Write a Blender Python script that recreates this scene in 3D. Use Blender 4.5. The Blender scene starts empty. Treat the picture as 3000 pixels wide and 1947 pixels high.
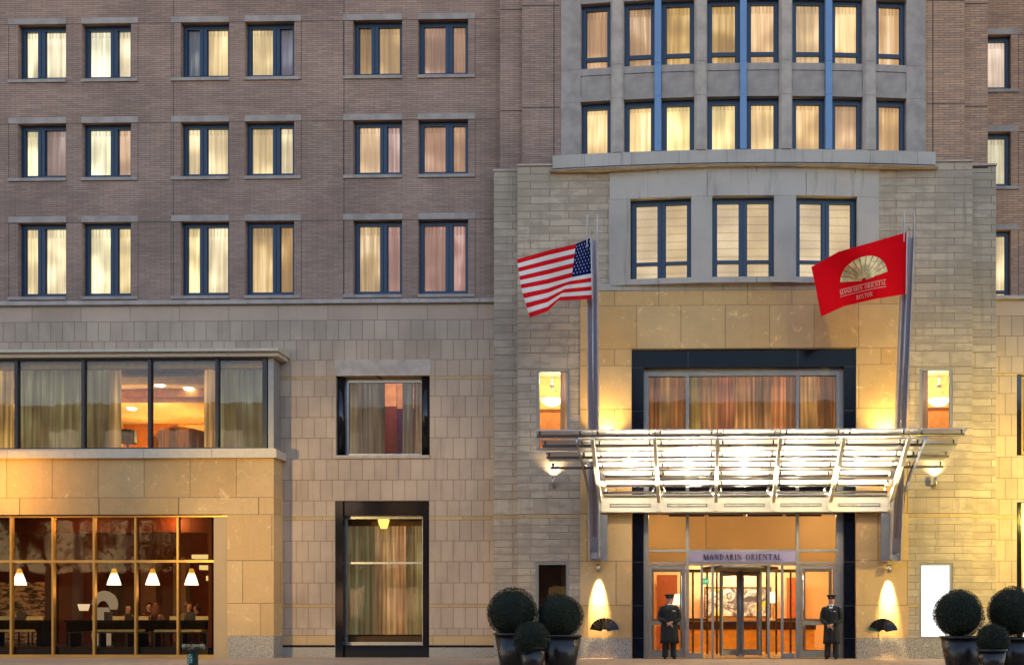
import bpy, math, random
from mathutils import Vector, Matrix
random.seed(7)
R = math.radians
sc = bpy.context.scene
COL = sc.collection
EXPO = 2.6
EM = 2.0 ** (-EXPO)

# ------------------------------------------------------------------ camera model of the place
FPX, CX0, CY0, ZC, DCAM, YAW = 3120.0, 1988.0, 1800.0, 1.2, 30.0, 0.023
CC, SS = math.cos(YAW), math.sin(YAW)
def P(px, py, Y):
    u = px - CX0; v = CY0 - py
    t = (Y + DCAM) / (CC * FPX + SS * u)
    return (t * (CC * u - SS * FPX), ZC + t * v)
def PX(px, Y): return P(px, 1800, Y)[0]
def PZ(py, Y, px=2060): return P(px, py, Y)[1]

cam = bpy.data.cameras.new("camera"); camo = bpy.data.objects.new("camera", cam); COL.objects.link(camo)
cam.sensor_width = 36; cam.lens = FPX / 3000 * 36
cam.shift_x = -(CX0 - 1500) / 3000; cam.shift_y = (CY0 - 973.5) / 3000
cam.clip_start = .1; cam.clip_end = 2000
camo.location = (0, -DCAM, ZC); camo.rotation_euler = (R(90), 0, YAW)
sc.camera = camo

def lin(r, g, b):
    f = lambda c: (c / 255 / 12.92) if c / 255 <= .04045 else ((c / 255 + .055) / 1.055) ** 2.4
    return (f(r), f(g), f(b))

# ------------------------------------------------------------------ mesh builder
class M:
    def __init__(s): s.v = []; s.f = []; s.mi = []; s.uv = []; s.sm = []
    def face(s, pts, mi=0, uv=None, smooth=False):
        n = len(s.v); s.v += [tuple(p) for p in pts]; s.f.append(list(range(n, n + len(pts)))); s.mi.append(mi); s.uv.append(uv); s.sm.append(smooth)
        return s
    def box(s, x0, x1, y0, y1, z0, z1, mi=0):
        if x0 > x1: x0, x1 = x1, x0
        if y0 > y1: y0, y1 = y1, y0
        if z0 > z1: z0, z1 = z1, z0
        n = len(s.v)
        s.v += [(x0,y0,z0),(x1,y0,z0),(x1,y1,z0),(x0,y1,z0),(x0,y0,z1),(x1,y0,z1),(x1,y1,z1),(x0,y1,z1)]
        for q in ((0,3,2,1),(4,5,6,7),(0,1,5,4),(1,2,6,5),(2,3,7,6),(3,0,4,7)):
            s.f.append([n+i for i in q]); s.mi.append(mi); s.uv.append(None); s.sm.append(False)
        return s
    def obox(s, p0, p1, w, h, up=(0,0,1), mi=0):
        p0 = Vector(p0); p1 = Vector(p1); d = (p1 - p0).normalized(); a = d.cross(Vector(up)).normalized(); b = a.cross(d).normalized()
        n = len(s.v)
        for p in (p0, p1):
            for (i, j) in ((-1,-1),(1,-1),(1,1),(-1,1)): s.v.append(tuple(p + a*i*w/2 + b*j*h/2))
        for q in ((0,3,2,1),(4,5,6,7),(0,1,5,4),(1,2,6,5),(2,3,7,6),(3,0,4,7)):
            s.f.append([n+i for i in q]); s.mi.append(mi); s.uv.append(None); s.sm.append(False)
        return s
    def tube(s, pts, rad, n=10, mi=0, caps=True, smooth=True):
        """smooth tube through points, rad scalar, list, or list of (ra, rb)"""
        pts = [Vector(p) for p in pts]; base = len(s.v); m = len(pts); ref = None
        for i, p in enumerate(pts):
            d = (pts[min(i+1, m-1)] - pts[max(i-1, 0)]).normalized()
            if ref is None: ref = Vector((0,1,0)) if abs(d.y) < .9 else Vector((1,0,0))
            a = d.cross(ref).normalized(); b = a.cross(d).normalized(); ref = b
            r = rad[i] if isinstance(rad, (list, tuple)) else rad
            ra, rb = r if isinstance(r, (list, tuple)) else (r, r)
            for k in range(n):
                t = 2*math.pi*k/n; s.v.append(tuple(p + a*math.cos(t)*ra + b*math.sin(t)*rb))
        for i in range(m-1):
            for k in range(n):
                s.f.append([base+i*n+k, base+i*n+(k+1)%n, base+(i+1)*n+(k+1)%n, base+(i+1)*n+k]); s.mi.append(mi); s.uv.append(None); s.sm.append(smooth)
        if caps:
            s.f.append([base+k for k in range(n)][::-1]); s.mi.append(mi); s.uv.append(None); s.sm.append(False)
            s.f.append([base+(m-1)*n+k for k in range(n)]); s.mi.append(mi); s.uv.append(None); s.sm.append(False)
        return s
    def lathe(s, prof, c=(0,0,0), n=24, mi=0, sx=1, sy=1, smooth=True):
        base = len(s.v); m = len(prof)
        for (r, z) in prof:
            for k in range(n):
                t = 2*math.pi*k/n; s.v.append((c[0]+r*math.cos(t)*sx, c[1]+r*math.sin(t)*sy, c[2]+z))
        for i in range(m-1):
            for k in range(n):
                s.f.append([base+i*n+k, base+i*n+(k+1)%n, base+(i+1)*n+(k+1)%n, base+(i+1)*n+k]); s.mi.append(mi); s.uv.append(None); s.sm.append(smooth)
        for i, rev in ((0, True), (m-1, False)):
            if prof[i][0] > 1e-4:
                q = [base+i*n+k for k in range(n)]; s.f.append(q[::-1] if rev else q); s.mi.append(mi); s.uv.append(None); s.sm.append(False)
        return s
    def prism(s, poly, y0, y1, mi=0):
        """poly in (x,z), extruded y0..y1"""
        if sum(poly[i][0]*poly[(i+1)%len(poly)][1]-poly[(i+1)%len(poly)][0]*poly[i][1] for i in range(len(poly))) < 0: poly = poly[::-1]
        n = len(s.v); k = len(poly)
        s.v += [(x, y0, z) for x, z in poly] + [(x, y1, z) for x, z in poly]
        s.f.append([n+i for i in range(k)]); s.f.append([n+k+i for i in range(k)][::-1]); s.mi += [mi]*2; s.uv += [None]*2; s.sm += [False]*2
        for i in range(k):
            j = (i+1) % k; s.f.append([n+j, n+i, n+k+i, n+k+j]); s.mi.append(mi); s.uv.append(None); s.sm.append(False)
        return s
    def xprism(s, poly, x0, x1, mi=0):
        """poly in (y,z), extruded along x"""
        n = len(s.v); k = len(poly)
        s.v += [(x0, y, z) for y, z in poly] + [(x1, y, z) for y, z in poly]
        s.f.append([n+i for i in range(k)][::-1]); s.f.append([n+k+i for i in range(k)]); s.mi += [mi]*2; s.uv += [None]*2; s.sm += [False]*2
        for i in range(k):
            j = (i+1) % k; s.f.append([n+i, n+j, n+k+j, n+k+i]); s.mi.append(mi); s.uv.append(None); s.sm.append(False)
        return s
    def build(s, name, mats, parent=None, loc=(0,0,0), rz=0):
        me = bpy.data.meshes.new(name); me.from_pydata(s.v, [], s.f)
        if not isinstance(mats, (list, tuple)): mats = [mats]
        for m in mats: me.materials.append(m)
        me.polygons.foreach_set("material_index", s.mi); me.polygons.foreach_set("use_smooth", s.sm)
        if any(u is not None for u in s.uv):
            ul = me.uv_layers.new(name="UVMap"); i = 0
            for f, u in zip(s.f, s.uv):
                for j in range(len(f)):
                    if u is not None: ul.data[i].uv = u[j]
                    i += 1
        me.update()
        o = bpy.data.objects.new(name, me); COL.objects.link(o); o.location = loc; o.rotation_euler = (0, 0, rz)
        if parent: o.parent = parent
        return o
def tag(o, label=None, cat=None, group=None, kind=None):
    if label: o["label"] = label
    if cat: o["category"] = cat
    if group: o["group"] = group
    if kind: o["kind"] = kind
    return o
def thing(name, loc, label, cat, group=None, rz=0):
    o = bpy.data.objects.new(name, None); COL.objects.link(o); o.location = loc; o.rotation_euler = (0,0,rz); o.empty_display_size = .2
    return tag(o, label, cat, group)

# ------------------------------------------------------------------ materials
def newmat(name):
    m = bpy.data.materials.new(name); m.use_nodes = True; nt = m.node_tree; nt.nodes.clear()
    out = nt.nodes.new("ShaderNodeOutputMaterial"); return m, nt, out
def N(nt, t, **kw):
    n = nt.nodes.new(t)
    for k, v in kw.items():
        if k.startswith("i_"):
            key = k[2:].replace("_", " ")
            n.inputs[key].default_value = v
        else: setattr(n, k, v)
    return n
def c4(c): return (c[0], c[1], c[2], 1)
def math_(nt, op, a, b=None, c=None, clamp=False):
    n = nt.nodes.new("ShaderNodeMath"); n.operation = op; n.use_clamp = clamp
    for i, x in enumerate((a, b, c)):
        if x is None: continue
        if isinstance(x, (int, float)): n.inputs[i].default_value = x
        else: nt.links.new(x, n.inputs[i])
    return n.outputs[0]
def mixc(nt, fac, a, b, mode="MIX"):
    n = nt.nodes.new("ShaderNodeMix"); n.data_type = "RGBA"; n.blend_type = mode
    for inp, x in ((n.inputs[0], fac), (n.inputs[6], a), (n.inputs[7], b)):
        if isinstance(x, (int, float)): inp.default_value = x
        elif isinstance(x, tuple): inp.default_value = c4(x)
        else: nt.links.new(x, inp)
    return n.outputs[2]
def noise(nt, vec, scale, detail=3, rough=.55, dist=0):
    n = N(nt, "ShaderNodeTexNoise"); n.inputs["Scale"].default_value = scale; n.inputs["Detail"].default_value = detail
    n.inputs["Roughness"].default_value = rough; n.inputs["Distortion"].default_value = dist
    if vec is not None: nt.links.new(vec, n.inputs["Vector"])
    return n.outputs["Fac"]
def ramp(nt, fac, a, b, smooth=True):
    n = N(nt, "ShaderNodeMapRange", interpolation_type="SMOOTHSTEP" if smooth else "LINEAR")
    n.inputs["From Min"].default_value = a; n.inputs["From Max"].default_value = b
    nt.links.new(fac, n.inputs["Value"]); return n.outputs[0]
def mapped(nt, sx, sy, sz, src="Object"):
    t = N(nt, "ShaderNodeTexCoord"); m = N(nt, "ShaderNodeMapping"); m.inputs["Scale"].default_value = (sx, sy, sz)
    nt.links.new(t.outputs[src], m.inputs["Vector"]); return m.outputs[0]
def principled(nt, out, **kw):
    p = N(nt, "ShaderNodeBsdfPrincipled")
    for k, v in kw.items():
        key = k.replace("_", " ")
        if hasattr(v, "links") or isinstance(v, bpy.types.NodeSocket): nt.links.new(v, p.inputs[key])
        else: p.inputs[key].default_value = c4(v) if isinstance(v, tuple) and len(v) == 3 else v
    nt.links.new(p.outputs[0], out.inputs[0]); return p

def plain(name, col, rough=.5, metal=0, var=.12, scale=6, bump=0, spec=.5):
    m, nt, out = newmat(name); v = mapped(nt, 1, 1, 1)
    n1 = noise(nt, v, scale, 4); c = mixc(nt, ramp(nt, n1, .3, .7), tuple(x*(1-var) for x in col), tuple(min(1, x*(1+var)) for x in col))
    r = math_(nt, "MULTIPLY_ADD", n1, .2, rough-.1, True)
    p = principled(nt, out, Base_Color=c, Roughness=r, Metallic=metal)
    p.inputs["Specular IOR Level"].default_value = spec
    if bump:
        b = N(nt, "ShaderNodeBump"); b.inputs["Strength"].default_value = bump; b.inputs["Distance"].default_value = .01
        nt.links.new(noise(nt, v, scale*12, 3), b.inputs["Height"]); nt.links.new(b.outputs[0], p.inputs["Normal"])
    return m

def masonry(name, c1, c2, mortar, bw=1.0, rh=1.0, ms=.03, off=.5, stain=.25, blotch=.3, fine=60, dark=None, veins=0, edge=0, streak=0):
    """stone / brick laid out on the UV map: u and v in block units (or metres with bw, rh)"""
    m, nt, out = newmat(name); uvn = N(nt, "ShaderNodeTexCoord"); uv = uvn.outputs["UV"]
    b = N(nt, "ShaderNodeTexBrick"); nt.links.new(uv, b.inputs["Vector"])
    b.offset = off; b.inputs["Scale"].default_value = 1; b.inputs["Brick Width"].default_value = bw; b.inputs["Row Height"].default_value = rh
    b.inputs["Mortar Size"].default_value = ms; b.inputs["Mortar Smooth"].default_value = .25; b.inputs["Bias"].default_value = 0
    b.inputs["Color1"].default_value = c4(c1); b.inputs["Color2"].default_value = c4(c2); b.inputs["Mortar"].default_value = c4(mortar)
    obj = mapped(nt, 1, 1, 1); c = b.outputs["Color"]
    big = noise(nt, obj, .45, 4, .6)
    c = mixc(nt, 1.0, c, mixc(nt, ramp(nt, big, .3, .7), (1-blotch*.5,)*3, (1+blotch*.35, 1+blotch*.3, 1+blotch*.25)), "MULTIPLY")
    st = noise(nt, mapped(nt, 5, 5, .45), 1, 5, .65)
    c = mixc(nt, math_(nt, "MULTIPLY", ramp(nt, st, .52, .78), stain), c, tuple(x*.35 for x in (c1 if dark is None else dark)))
    fn = noise(nt, obj, fine, 3, .7)
    c = mixc(nt, 1.0, c, mixc(nt, fn, (.86,)*3, (1.14,)*3), "MULTIPLY")
    if veins:
        w = noise(nt, obj, 2.6, 6, .75, 1.2)
        c = mixc(nt, math_(nt, "MULTIPLY", ramp(nt, w, .56, .7), veins), c, tuple(min(1, x*1.5) for x in c1))
        w2 = noise(nt, obj, 9, 5, .7, .6)
        c = mixc(nt, math_(nt, "MULTIPLY", ramp(nt, w2, .6, .68), veins*.7), c, tuple(x*.6 for x in c1))
    if edge:
        en = noise(nt, mapped(nt, 2.2, 2.2, 6), 1, 3, .5)
        c = mixc(nt, math_(nt, "MULTIPLY", ramp(nt, en, .45, .62), edge), c, tuple(x*.62 for x in c1))
    if streak:
        sn = noise(nt, mapped(nt, .9, .9, 13), 1, 4, .7)
        c = mixc(nt, math_(nt, "MULTIPLY", ramp(nt, sn, .5, .75), streak), c, tuple(min(1,x*1.5) for x in (c2[0]*.95,c2[1],c2[2]*1.02)))
        sn2 = noise(nt, mapped(nt, 1.6, 1.6, 16), 1.3, 3, .7)
        c = mixc(nt, math_(nt, "MULTIPLY", ramp(nt, sn2, .58, .72), streak*.9), c, (c1[0]*.88,c1[1]*.74,c1[2]*.60))
    p = principled(nt, out, Base_Color=c, Roughness=.85)
    p.inputs["Specular IOR Level"].default_value = .25
    bp = N(nt, "ShaderNodeBump"); bp.inputs["Strength"].default_value = .5; bp.inputs["Distance"].default_value = .008
    h = math_(nt, "ADD", math_(nt, "MULTIPLY", b.outputs["Fac"], -1.0), math_(nt, "MULTIPLY", fn, .35))
    nt.links.new(h, bp.inputs["Height"]); nt.links.new(bp.outputs[0], p.inputs["Normal"])
    return m

def emis(name, col, st):
    m, nt, out = newmat(name); e = N(nt, "ShaderNodeEmission"); e.inputs[0].default_value = c4(col); e.inputs[1].default_value = st * EM
    nt.links.new(e.outputs[0], out.inputs[0]); return m

def glassmat(name, tint=(1,1,1), refl=.10, rough=.02):
    m, nt, out = newmat(name)
    t = N(nt, "ShaderNodeBsdfTransparent"); t.inputs[0].default_value = c4(tint)
    g = N(nt, "ShaderNodeBsdfGlossy"); g.inputs["Roughness"].default_value = rough
    nz = N(nt, "ShaderNodeBump"); nz.inputs["Strength"].default_value = .03; nz.inputs["Distance"].default_value = .05
    nt.links.new(noise(nt, mapped(nt, 1, 1, 1), 1.3, 2), nz.inputs["Height"]); nt.links.new(nz.outputs[0], g.inputs["Normal"])
    lw = N(nt, "ShaderNodeFresnel"); lw.inputs[0].default_value = 1.5
    f = math_(nt, "ADD", lw.outputs[0], refl - .04, clamp=True)
    mx = N(nt, "ShaderNodeMixShader"); nt.links.new(f, mx.inputs[0]); nt.links.new(t.outputs[0], mx.inputs[1]); nt.links.new(g.outputs[0], mx.inputs[2])
    nt.links.new(mx.outputs[0], out.inputs[0]); return m

def curtain_mat(name, fscale=9.0, contrast=.30, blind=False, white=.3):
    """sheer fabric whose own emission stands in for the room light behind: tint and brightness come from the object's colour"""
    m, nt, out = newmat(name); oi = N(nt, "ShaderNodeObjectInfo"); tc = N(nt, "ShaderNodeTexCoord")
    sep = N(nt, "ShaderNodeSeparateXYZ"); nt.links.new(tc.outputs["Object"], sep.inputs[0])
    offs = math_(nt, "MULTIPLY", oi.outputs["Random"], 31.7)
    def fold(scale, zs, lo, hi):
        cb = N(nt, "ShaderNodeCombineXYZ"); nt.links.new(math_(nt, "ADD", math_(nt, "MULTIPLY", sep.outputs[0], scale), offs), cb.inputs[0])
        nt.links.new(math_(nt, "MULTIPLY", sep.outputs[2], zs), cb.inputs[2]); nt.links.new(offs, cb.inputs[1])
        return ramp(nt, noise(nt, cb.outputs[0], 1, 2, .5), lo, hi)
    if blind:
        w = math_(nt, "FRACT", math_(nt, "MULTIPLY", sep.outputs[2], 4.6)); line = math_(nt, "LESS_THAN", w, .13)
        k = math_(nt, "SUBTRACT", 1.0, math_(nt, "MULTIPLY", line, .26))
        k = math_(nt, "MULTIPLY", k, math_(nt, "MULTIPLY_ADD", noise(nt, tc.outputs["Object"], 30, 2), .3, .85))
    else:
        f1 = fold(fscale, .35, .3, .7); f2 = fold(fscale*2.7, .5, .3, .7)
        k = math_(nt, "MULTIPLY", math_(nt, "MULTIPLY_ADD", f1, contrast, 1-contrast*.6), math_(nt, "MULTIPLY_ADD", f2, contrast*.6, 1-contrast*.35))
    big = noise(nt, None, 1, 1)
    cb = N(nt, "ShaderNodeVectorMath", operation="ADD"); nt.links.new(tc.outputs["Object"], cb.inputs[0])
    cbo = N(nt, "ShaderNodeCombineXYZ"); nt.links.new(offs, cbo.inputs[0]); nt.links.new(offs, cbo.inputs[2]); nt.links.new(cbo.outputs[0], cb.inputs[1])
    big = noise(nt, cb.outputs[0], 1.1, 1, .4)
    k = math_(nt, "MULTIPLY", k, math_(nt, "MULTIPLY_ADD", ramp(nt, big, .32, .68), .25 if blind else .5, .84 if blind else .68))  # patchy glow of lamps behind, put into the cloth's emission
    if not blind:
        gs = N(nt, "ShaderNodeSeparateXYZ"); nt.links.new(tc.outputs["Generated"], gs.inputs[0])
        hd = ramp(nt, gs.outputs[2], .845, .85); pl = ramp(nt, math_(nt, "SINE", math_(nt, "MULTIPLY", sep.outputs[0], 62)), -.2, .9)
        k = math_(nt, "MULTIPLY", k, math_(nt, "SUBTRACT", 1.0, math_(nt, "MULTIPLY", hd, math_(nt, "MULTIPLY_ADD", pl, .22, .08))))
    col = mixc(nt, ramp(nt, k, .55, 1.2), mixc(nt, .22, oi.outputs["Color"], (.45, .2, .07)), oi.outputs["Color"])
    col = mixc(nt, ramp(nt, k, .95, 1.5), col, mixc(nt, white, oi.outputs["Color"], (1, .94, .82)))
    e = N(nt, "ShaderNodeEmission"); nt.links.new(col, e.inputs[0])
    nt.links.new(math_(nt, "MULTIPLY", math_(nt, "MULTIPLY", k, oi.outputs["Alpha"]), EM * 1.0), e.inputs[1])
    d = N(nt, "ShaderNodeBsdfDiffuse"); d.inputs[0].default_value = (.08, .07, .06, 1)
    a = N(nt, "ShaderNodeAddShader"); nt.links.new(e.outputs[0], a.inputs[0]); nt.links.new(d.outputs[0], a.inputs[1]); nt.links.new(a.outputs[0], out.inputs[0])
    return m

brick = masonry("brick", lin(172,144,128), lin(152,128,116), lin(118,100,92), .30, .060, .006, stain=.22, blotch=.45, fine=40, streak=.35)
stoneWF = masonry("sandstone_frieze", lin(198,172,150), lin(186,160,140), lin(100,88,80), 3.3, 1, .014, stain=.15, blotch=.25, fine=25)
brickR = masonry("brick_buff", lin(196,156,126), lin(166,134,114), lin(112,92,80), .30, .068, .006, stain=.12, blotch=.25, fine=40, streak=.3)
stoneW = masonry("sandstone_blocks", lin(192,170,148), lin(180,158,138), lin(118,100,88), .58, 1, .013, stain=.38, blotch=.35, fine=25)
stoneK = masonry("ashlar_stone", lin(194,176,154), lin(174,156,136), lin(112,96,80), 5.1, 1, .04, stain=.6, blotch=.35, fine=25, edge=.6)
stoneF = masonry("limestone_panels", lin(186,176,166), lin(178,168,158), lin(100,96,90), 1, 1, .004, stain=.55, blotch=.3, fine=30, dark=lin(150,130,115))
stoneP = masonry("travertine_panels", lin(214,180,130), lin(202,162,108), lin(124,98,66), 1.2, 1, .008, stain=.12, blotch=.3, fine=30, veins=.7)
stoneG = masonry("gold_band_stone", lin(196,168,126), lin(184,154,112), lin(120,96,66), 6, 1, .04, stain=.15, blotch=.2, fine=30)
def granite():
    m, nt, out = newmat("speckled_granite"); v = mapped(nt, 1, 1, 1)
    n1 = noise(nt, v, 55, 2, .9); n2 = noise(nt, v, 23, 3, .8)
    c = mixc(nt, ramp(nt, n1, .38, .62), lin(84,78,74), lin(205,196,182)); c = mixc(nt, ramp(nt, n2, .55, .7), c, lin(60,56,54))
    principled(nt, out, Base_Color=c, Roughness=.45); return m
granite = granite()
lime = plain("limestone_trim", lin(180,166,154), .85, var=.15, scale=3, bump=.3)
limeB = plain("limestone_blue", lin(162,150,142), .85, var=.16, scale=2.5, bump=.3)
blue = plain("blue_painted_aluminium", lin(20,50,80), .4, var=.1, scale=3)
blueL = plain("pale_blue_metal_fin", lin(104,138,180), .35, var=.05, scale=2)
blackst = plain("polished_black_granite", (.008,.009,.012), .08, var=.3, scale=30)
blackm = plain("black_metal", (.012,.012,.013), .35, var=.2)
alu = plain("satin_aluminium", lin(176,176,176), .35, metal=.75, var=.06, scale=5)
aluP = plain("grey_aluminium_frame", lin(150,146,140), .45, metal=.3, var=.06, scale=5)
steel = plain("stainless_steel", lin(190,190,190), .22, metal=1, var=.05)
bronze = plain("bronze_anodised_mullion", lin(206,160,84), .35, metal=.6, var=.05)
whitep = plain("white_painted_steel", lin(228,222,208), .5, var=.03)
zinc = plain("zinc_roof_panel", lin(208,192,168), .5, metal=.05, var=.06)
glass = glassmat("clear_glass", (.97,.96,.94), .03)
glassS = glassmat("shop_glass", (.94,.85,.70), .022)
glassB = glassmat("bay_glass", (.95,.93,.88), .065)
glassD = glassmat("dark_glass", (.25,.25,.27), .10)
curt = curtain_mat("sheer_curtain"); curtS = curtain_mat("heavy_drape", 12.0, .85, white=.02); blindm = curtain_mat("pleated_blind", blind=True)
wallUp = plain("joint_dark", (.05,.045,.04), .9)
SKY, SUNE, LAMP, INT, CAN, WASH = 0.15, 0.5, 0.11, 0.19, 0.85, 0.22
# ================================================================== THE HOTEL
B = thing("hotel_building", (0,0,0), "brick and stone hotel facade with blue framed windows, curved stone bay and lit entrance", "building")

def wall(m, x0, x1, z0, z1, Y, holes=(), courses=None, mi=0, rev=0.3, asp=(1,1,1,1)):
    xs = sorted({x0, x1} | {min(max(v, x0), x1) for h in holes for v in h[:2]})
    zs = {z0, z1} | {min(max(v, z0), z1) for h in holes for v in h[2:4]}
    if courses: zs |= {min(max(c[0], z0), z1) for c in courses} | {min(max(c[1], z0), z1) for c in courses}
    zs = sorted(zs)
    for a, b in zip(xs, xs[1:]):
        for c, d in zip(zs, zs[1:]):
            cx, cz = (a+b)/2, (c+d)/2
            if b-a < 1e-5 or d-c < 1e-5: continue
            if any(h[0] < cx < h[1] and h[2] < cz < h[3] for h in holes): continue
            if courses:
                k = next((i for i, q in enumerate(courses) if q[0] <= cz <= q[1]), None)
                if k is None: k = 0
                q = courses[k]; f = lambda z: k + (z-q[0])/(q[1]-q[0]); mm = q[3]; w = q[2]/asp[mm]
                uv = [(a/w, f(c)+1e-4), (b/w, f(c)+1e-4), (b/w, f(d)-1e-4), (a/w, f(d)-1e-4)]
            else: uv = [(a, c), (b, c), (b, d), (a, d)]; mm = mi
            m.face([(a,Y,c),(b,Y,c),(b,Y,d),(a,Y,d)], mm, uv)
    for h in holes:
        a, b, c, d = max(h[0],x0), min(h[1],x1), max(h[2],z0), min(h[3],z1); r = h[4] if len(h) > 4 else rev; w = 3.0
        if r <= 0: continue
        y1 = Y + r
        for q, uvq in (([(a,Y,c),(a,y1,c),(a,y1,d),(a,Y,d)], [(0,c),(r,c),(r,d),(0,d)]), ([(b,y1,c),(b,Y,c),(b,Y,d),(b,y1,d)], [(0,c),(r,c),(r,d),(0,d)]),
                  ([(a,Y,d),(a,y1,d),(b,y1,d),(b,Y,d)], [(a,0.1),(a,.1+r),(b,.1+r),(b,.1)]), ([(a,Y,c),(b,Y,c),(b,y1,c),(a,y1,c)], [(a,0.1),(b,.1),(b,.1+r),(a,.1+r)])):
            if courses: uvq = [(u*.2+.4, (v*.5 % .6)+.2) for u, v in uvq]
            m.face(q, mi, uvq)
    return m

def window(xc, Y, z0, W, H, mull, rz=0, fw=.11, ft=.12, fb=.14, mw=.2, transom=None, curtains=(), depth=.17, twist=None, frame=None, pan=None, name="window", cm=None, cdepth=.15, single=False, label=None, tw=.09):
    """mull: list of mullion centre positions (from left) ; local x along the wall, local y into it, z up from the opening's foot"""
    frame = frame or blue; pan = pan or glass; cm = cm or curt
    f = M(); a, b = -W/2, W/2; y0, y1 = depth, depth+.09
    f.box(a, a+fw, y0, y1, 0, H); f.box(b-fw, b, y0, y1, 0, H); f.box(a+fw, b-fw, y0, y1, H-ft, H); f.box(a+fw, b-fw, y0, y1, 0, fb)
    edges = [a+fw]
    for mx in mull:
        x = a+mx; f.box(x-mw/2, x-.008, y0-.012, y1, fb, H-ft); f.box(x+.008, x+mw/2, y0-.012, y1, fb, H-ft); f.box(x-.008, x+.008, y0+.02, y1, fb, H-ft)
        edges += [x-mw/2, x+mw/2]
    edges.append(b-fw)
    if transom:
        for i in range(0, len(edges), 2): f.box(edges[i], edges[i+1], y0+.012, y1-.005, transom-tw/2, transom+tw/2)
    # inner bead of each light and a small drip lip at the head
    for i in range(0, len(edges), 2):
        e0, e1 = edges[i], edges[i+1]
        f.box(e0, e0+.018, y0+.045, y1-.006, fb, H-ft); f.box(e1-.018, e1, y0+.045, y1-.006, fb, H-ft)
    w = f.build(name, frame, B, (xc, Y, z0), rz)
    if label: w["label"] = label
    g = M(); yg = depth+.06
    for i in range(0, len(edges), 2): g.face([(edges[i],yg,fb),(edges[i+1],yg,fb),(edges[i+1],yg,H-ft),(edges[i],yg,H-ft)])
    g.build("pane", pan, w)
    k = 0
    for i in range(0, len(edges), 2):
        if not curtains: break
        c = curtains[min(k, len(curtains)-1)]; k += 1
        if single and k > 1: break
        ca, cb_ = (edges[0], edges[-1]) if single else (edges[i], edges[i+1])
        if i > 0 and not single: ca -= mw/2
        else: ca -= .1
        if i+2 < len(edges) and not single: cb_ += mw/2
        else: cb_ += .1
        cmesh = M(); n = max(6, int((cb_-ca)/.03)); yc = depth+cdepth; ph = random.random()*6
        fx = lambda x: yc + .018*math.sin(x*38+ph) + .012*math.sin(x*17+ph*2) if cm is not blindm else yc
        for j in range(n):
            xa, xb = ca+(cb_-ca)*j/n, ca+(cb_-ca)*(j+1)/n
            cmesh.face([(xa,fx(xa),-.05),(xb,fx(xb),-.05),(xb,fx(xb),H),(xa,fx(xa),H)], 0, None, True)
        o = cmesh.build("blind" if cm is blindm else "curtain", cm, w); o.color = (*c[0], c[1])
    return w

XL, XR = -26.0, 15.0           # the building runs on past both sides of the photograph
ZTOP = PZ(-420, 0)
# ---------------------------------------------------------------- left wing, brick storeys
YW = 0.0
zc = PZ(882, YW, 720)          # foot of the brick
rows = []                      # (foot, head)
for (pb, pt, px) in ((225, 62.5, 864), (515, 354.5, 864), (864.5, 646, 864)): rows.append((PZ(pb, YW, px), PZ(pt, YW, px)))
cols = [(52.5,194),(240,384),(529,671.5),(717.5,862),(1034,1178.3),(1225,1371.5)]
S = lambda r, g, b, k=1.0: (lin(r, g, b), k)
CT = [ # row by row, left window to right window, two lights each
 [(S(250,236,190,1.1),S(244,228,190,1.05)),(S(255,250,215,1.25),S(252,236,195,1.1)),(S(80,92,108,.75),S(250,220,160,1.1)),(S(253,226,165,1.2),S(120,122,140,.7)),(S(186,150,96,.9),S(212,176,120,1)),(S(184,146,122,.92),S(186,144,112,1))],
 [(S(254,242,190,1.2),S(176,150,140,.8)),(S(255,252,210,1.4),S(228,188,150,.95)),(S(246,222,170,1.1),S(248,224,172,1.15)),(S(248,220,160,1.15),S(250,232,185,1.15)),(S(232,196,150,1.05),S(178,140,130,.85)),(S(196,150,120,.95),S(196,150,110,.95))],
 [(S(252,228,170,1.12),S(252,234,186,1.2)),(S(255,245,195,1.3),S(250,224,160,1.1)),(S(255,232,165,1.15),S(252,234,186,1.2)),(S(226,188,122,.98),S(206,162,90,.9)),(S(206,172,120,1),S(190,144,132,.92)),(S(186,138,122,.9),S(180,126,112,.85))]]
rtxt = ["top", "second", "third"]
holes = []; trim_l = M(); trim_s = M(); joints = M()
for r, (zb, zt) in enumerate(rows):
    for k, (pl, pr) in enumerate(cols):
        x0, x1 = PX(pl, YW), PX(pr, YW); W = x1-x0; H = zt-zb; holes.append((x0, x1, zb, zt, .18))
        narrow_first = (k in (0, 2)) or (k == 4 and r == 0)
        nar, wid = .37, W-.22-.2-.37
        mx = .11 + (nar if narrow_first else wid) + .1
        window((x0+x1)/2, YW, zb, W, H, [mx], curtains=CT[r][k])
        lx0, lx1 = (x0-.27, x1) if k % 2 == 0 else (x0-.01, x1+.2)
        lin_o = M().box(lx0, lx1, YW-.012, YW+.1, zt+.003, zt+.175)
        lin_o.build("lintel", limeB, B)
        M().box(lx0, lx1, YW-.045, YW+.14, zb-.09, zb-.003).build("sill", limeB, B)
        xo = lx0 if k % 2 == 0 else lx1
        joints.box(xo-.006, xo+.006, YW-.003, YW+.01, zb, zt)
    xs_ = [PX(-900, YW)] + [v for pl, pr in cols for v in (PX(pl, YW), PX(pr, YW))] + [PX(1485, YW)]
    for i in range(0, len(xs_), 2): joints.box(xs_[i], xs_[i+1], YW-.003, YW+.01, zt-.012, zt+.001)
for px in (508, 1008): joints.box(PX(px, YW)-.007, PX(px, YW)+.007, YW-.004, YW+.01, zc, ZTOP)
wall(M(), XL, PX(1485, YW), zc, ZTOP, YW, holes).build("brick_wall", brick, B)
joints.build("control_joints", wallUp, B).name = "mortar_joints"
# extra storey hint above the frame stays plain brick

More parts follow.
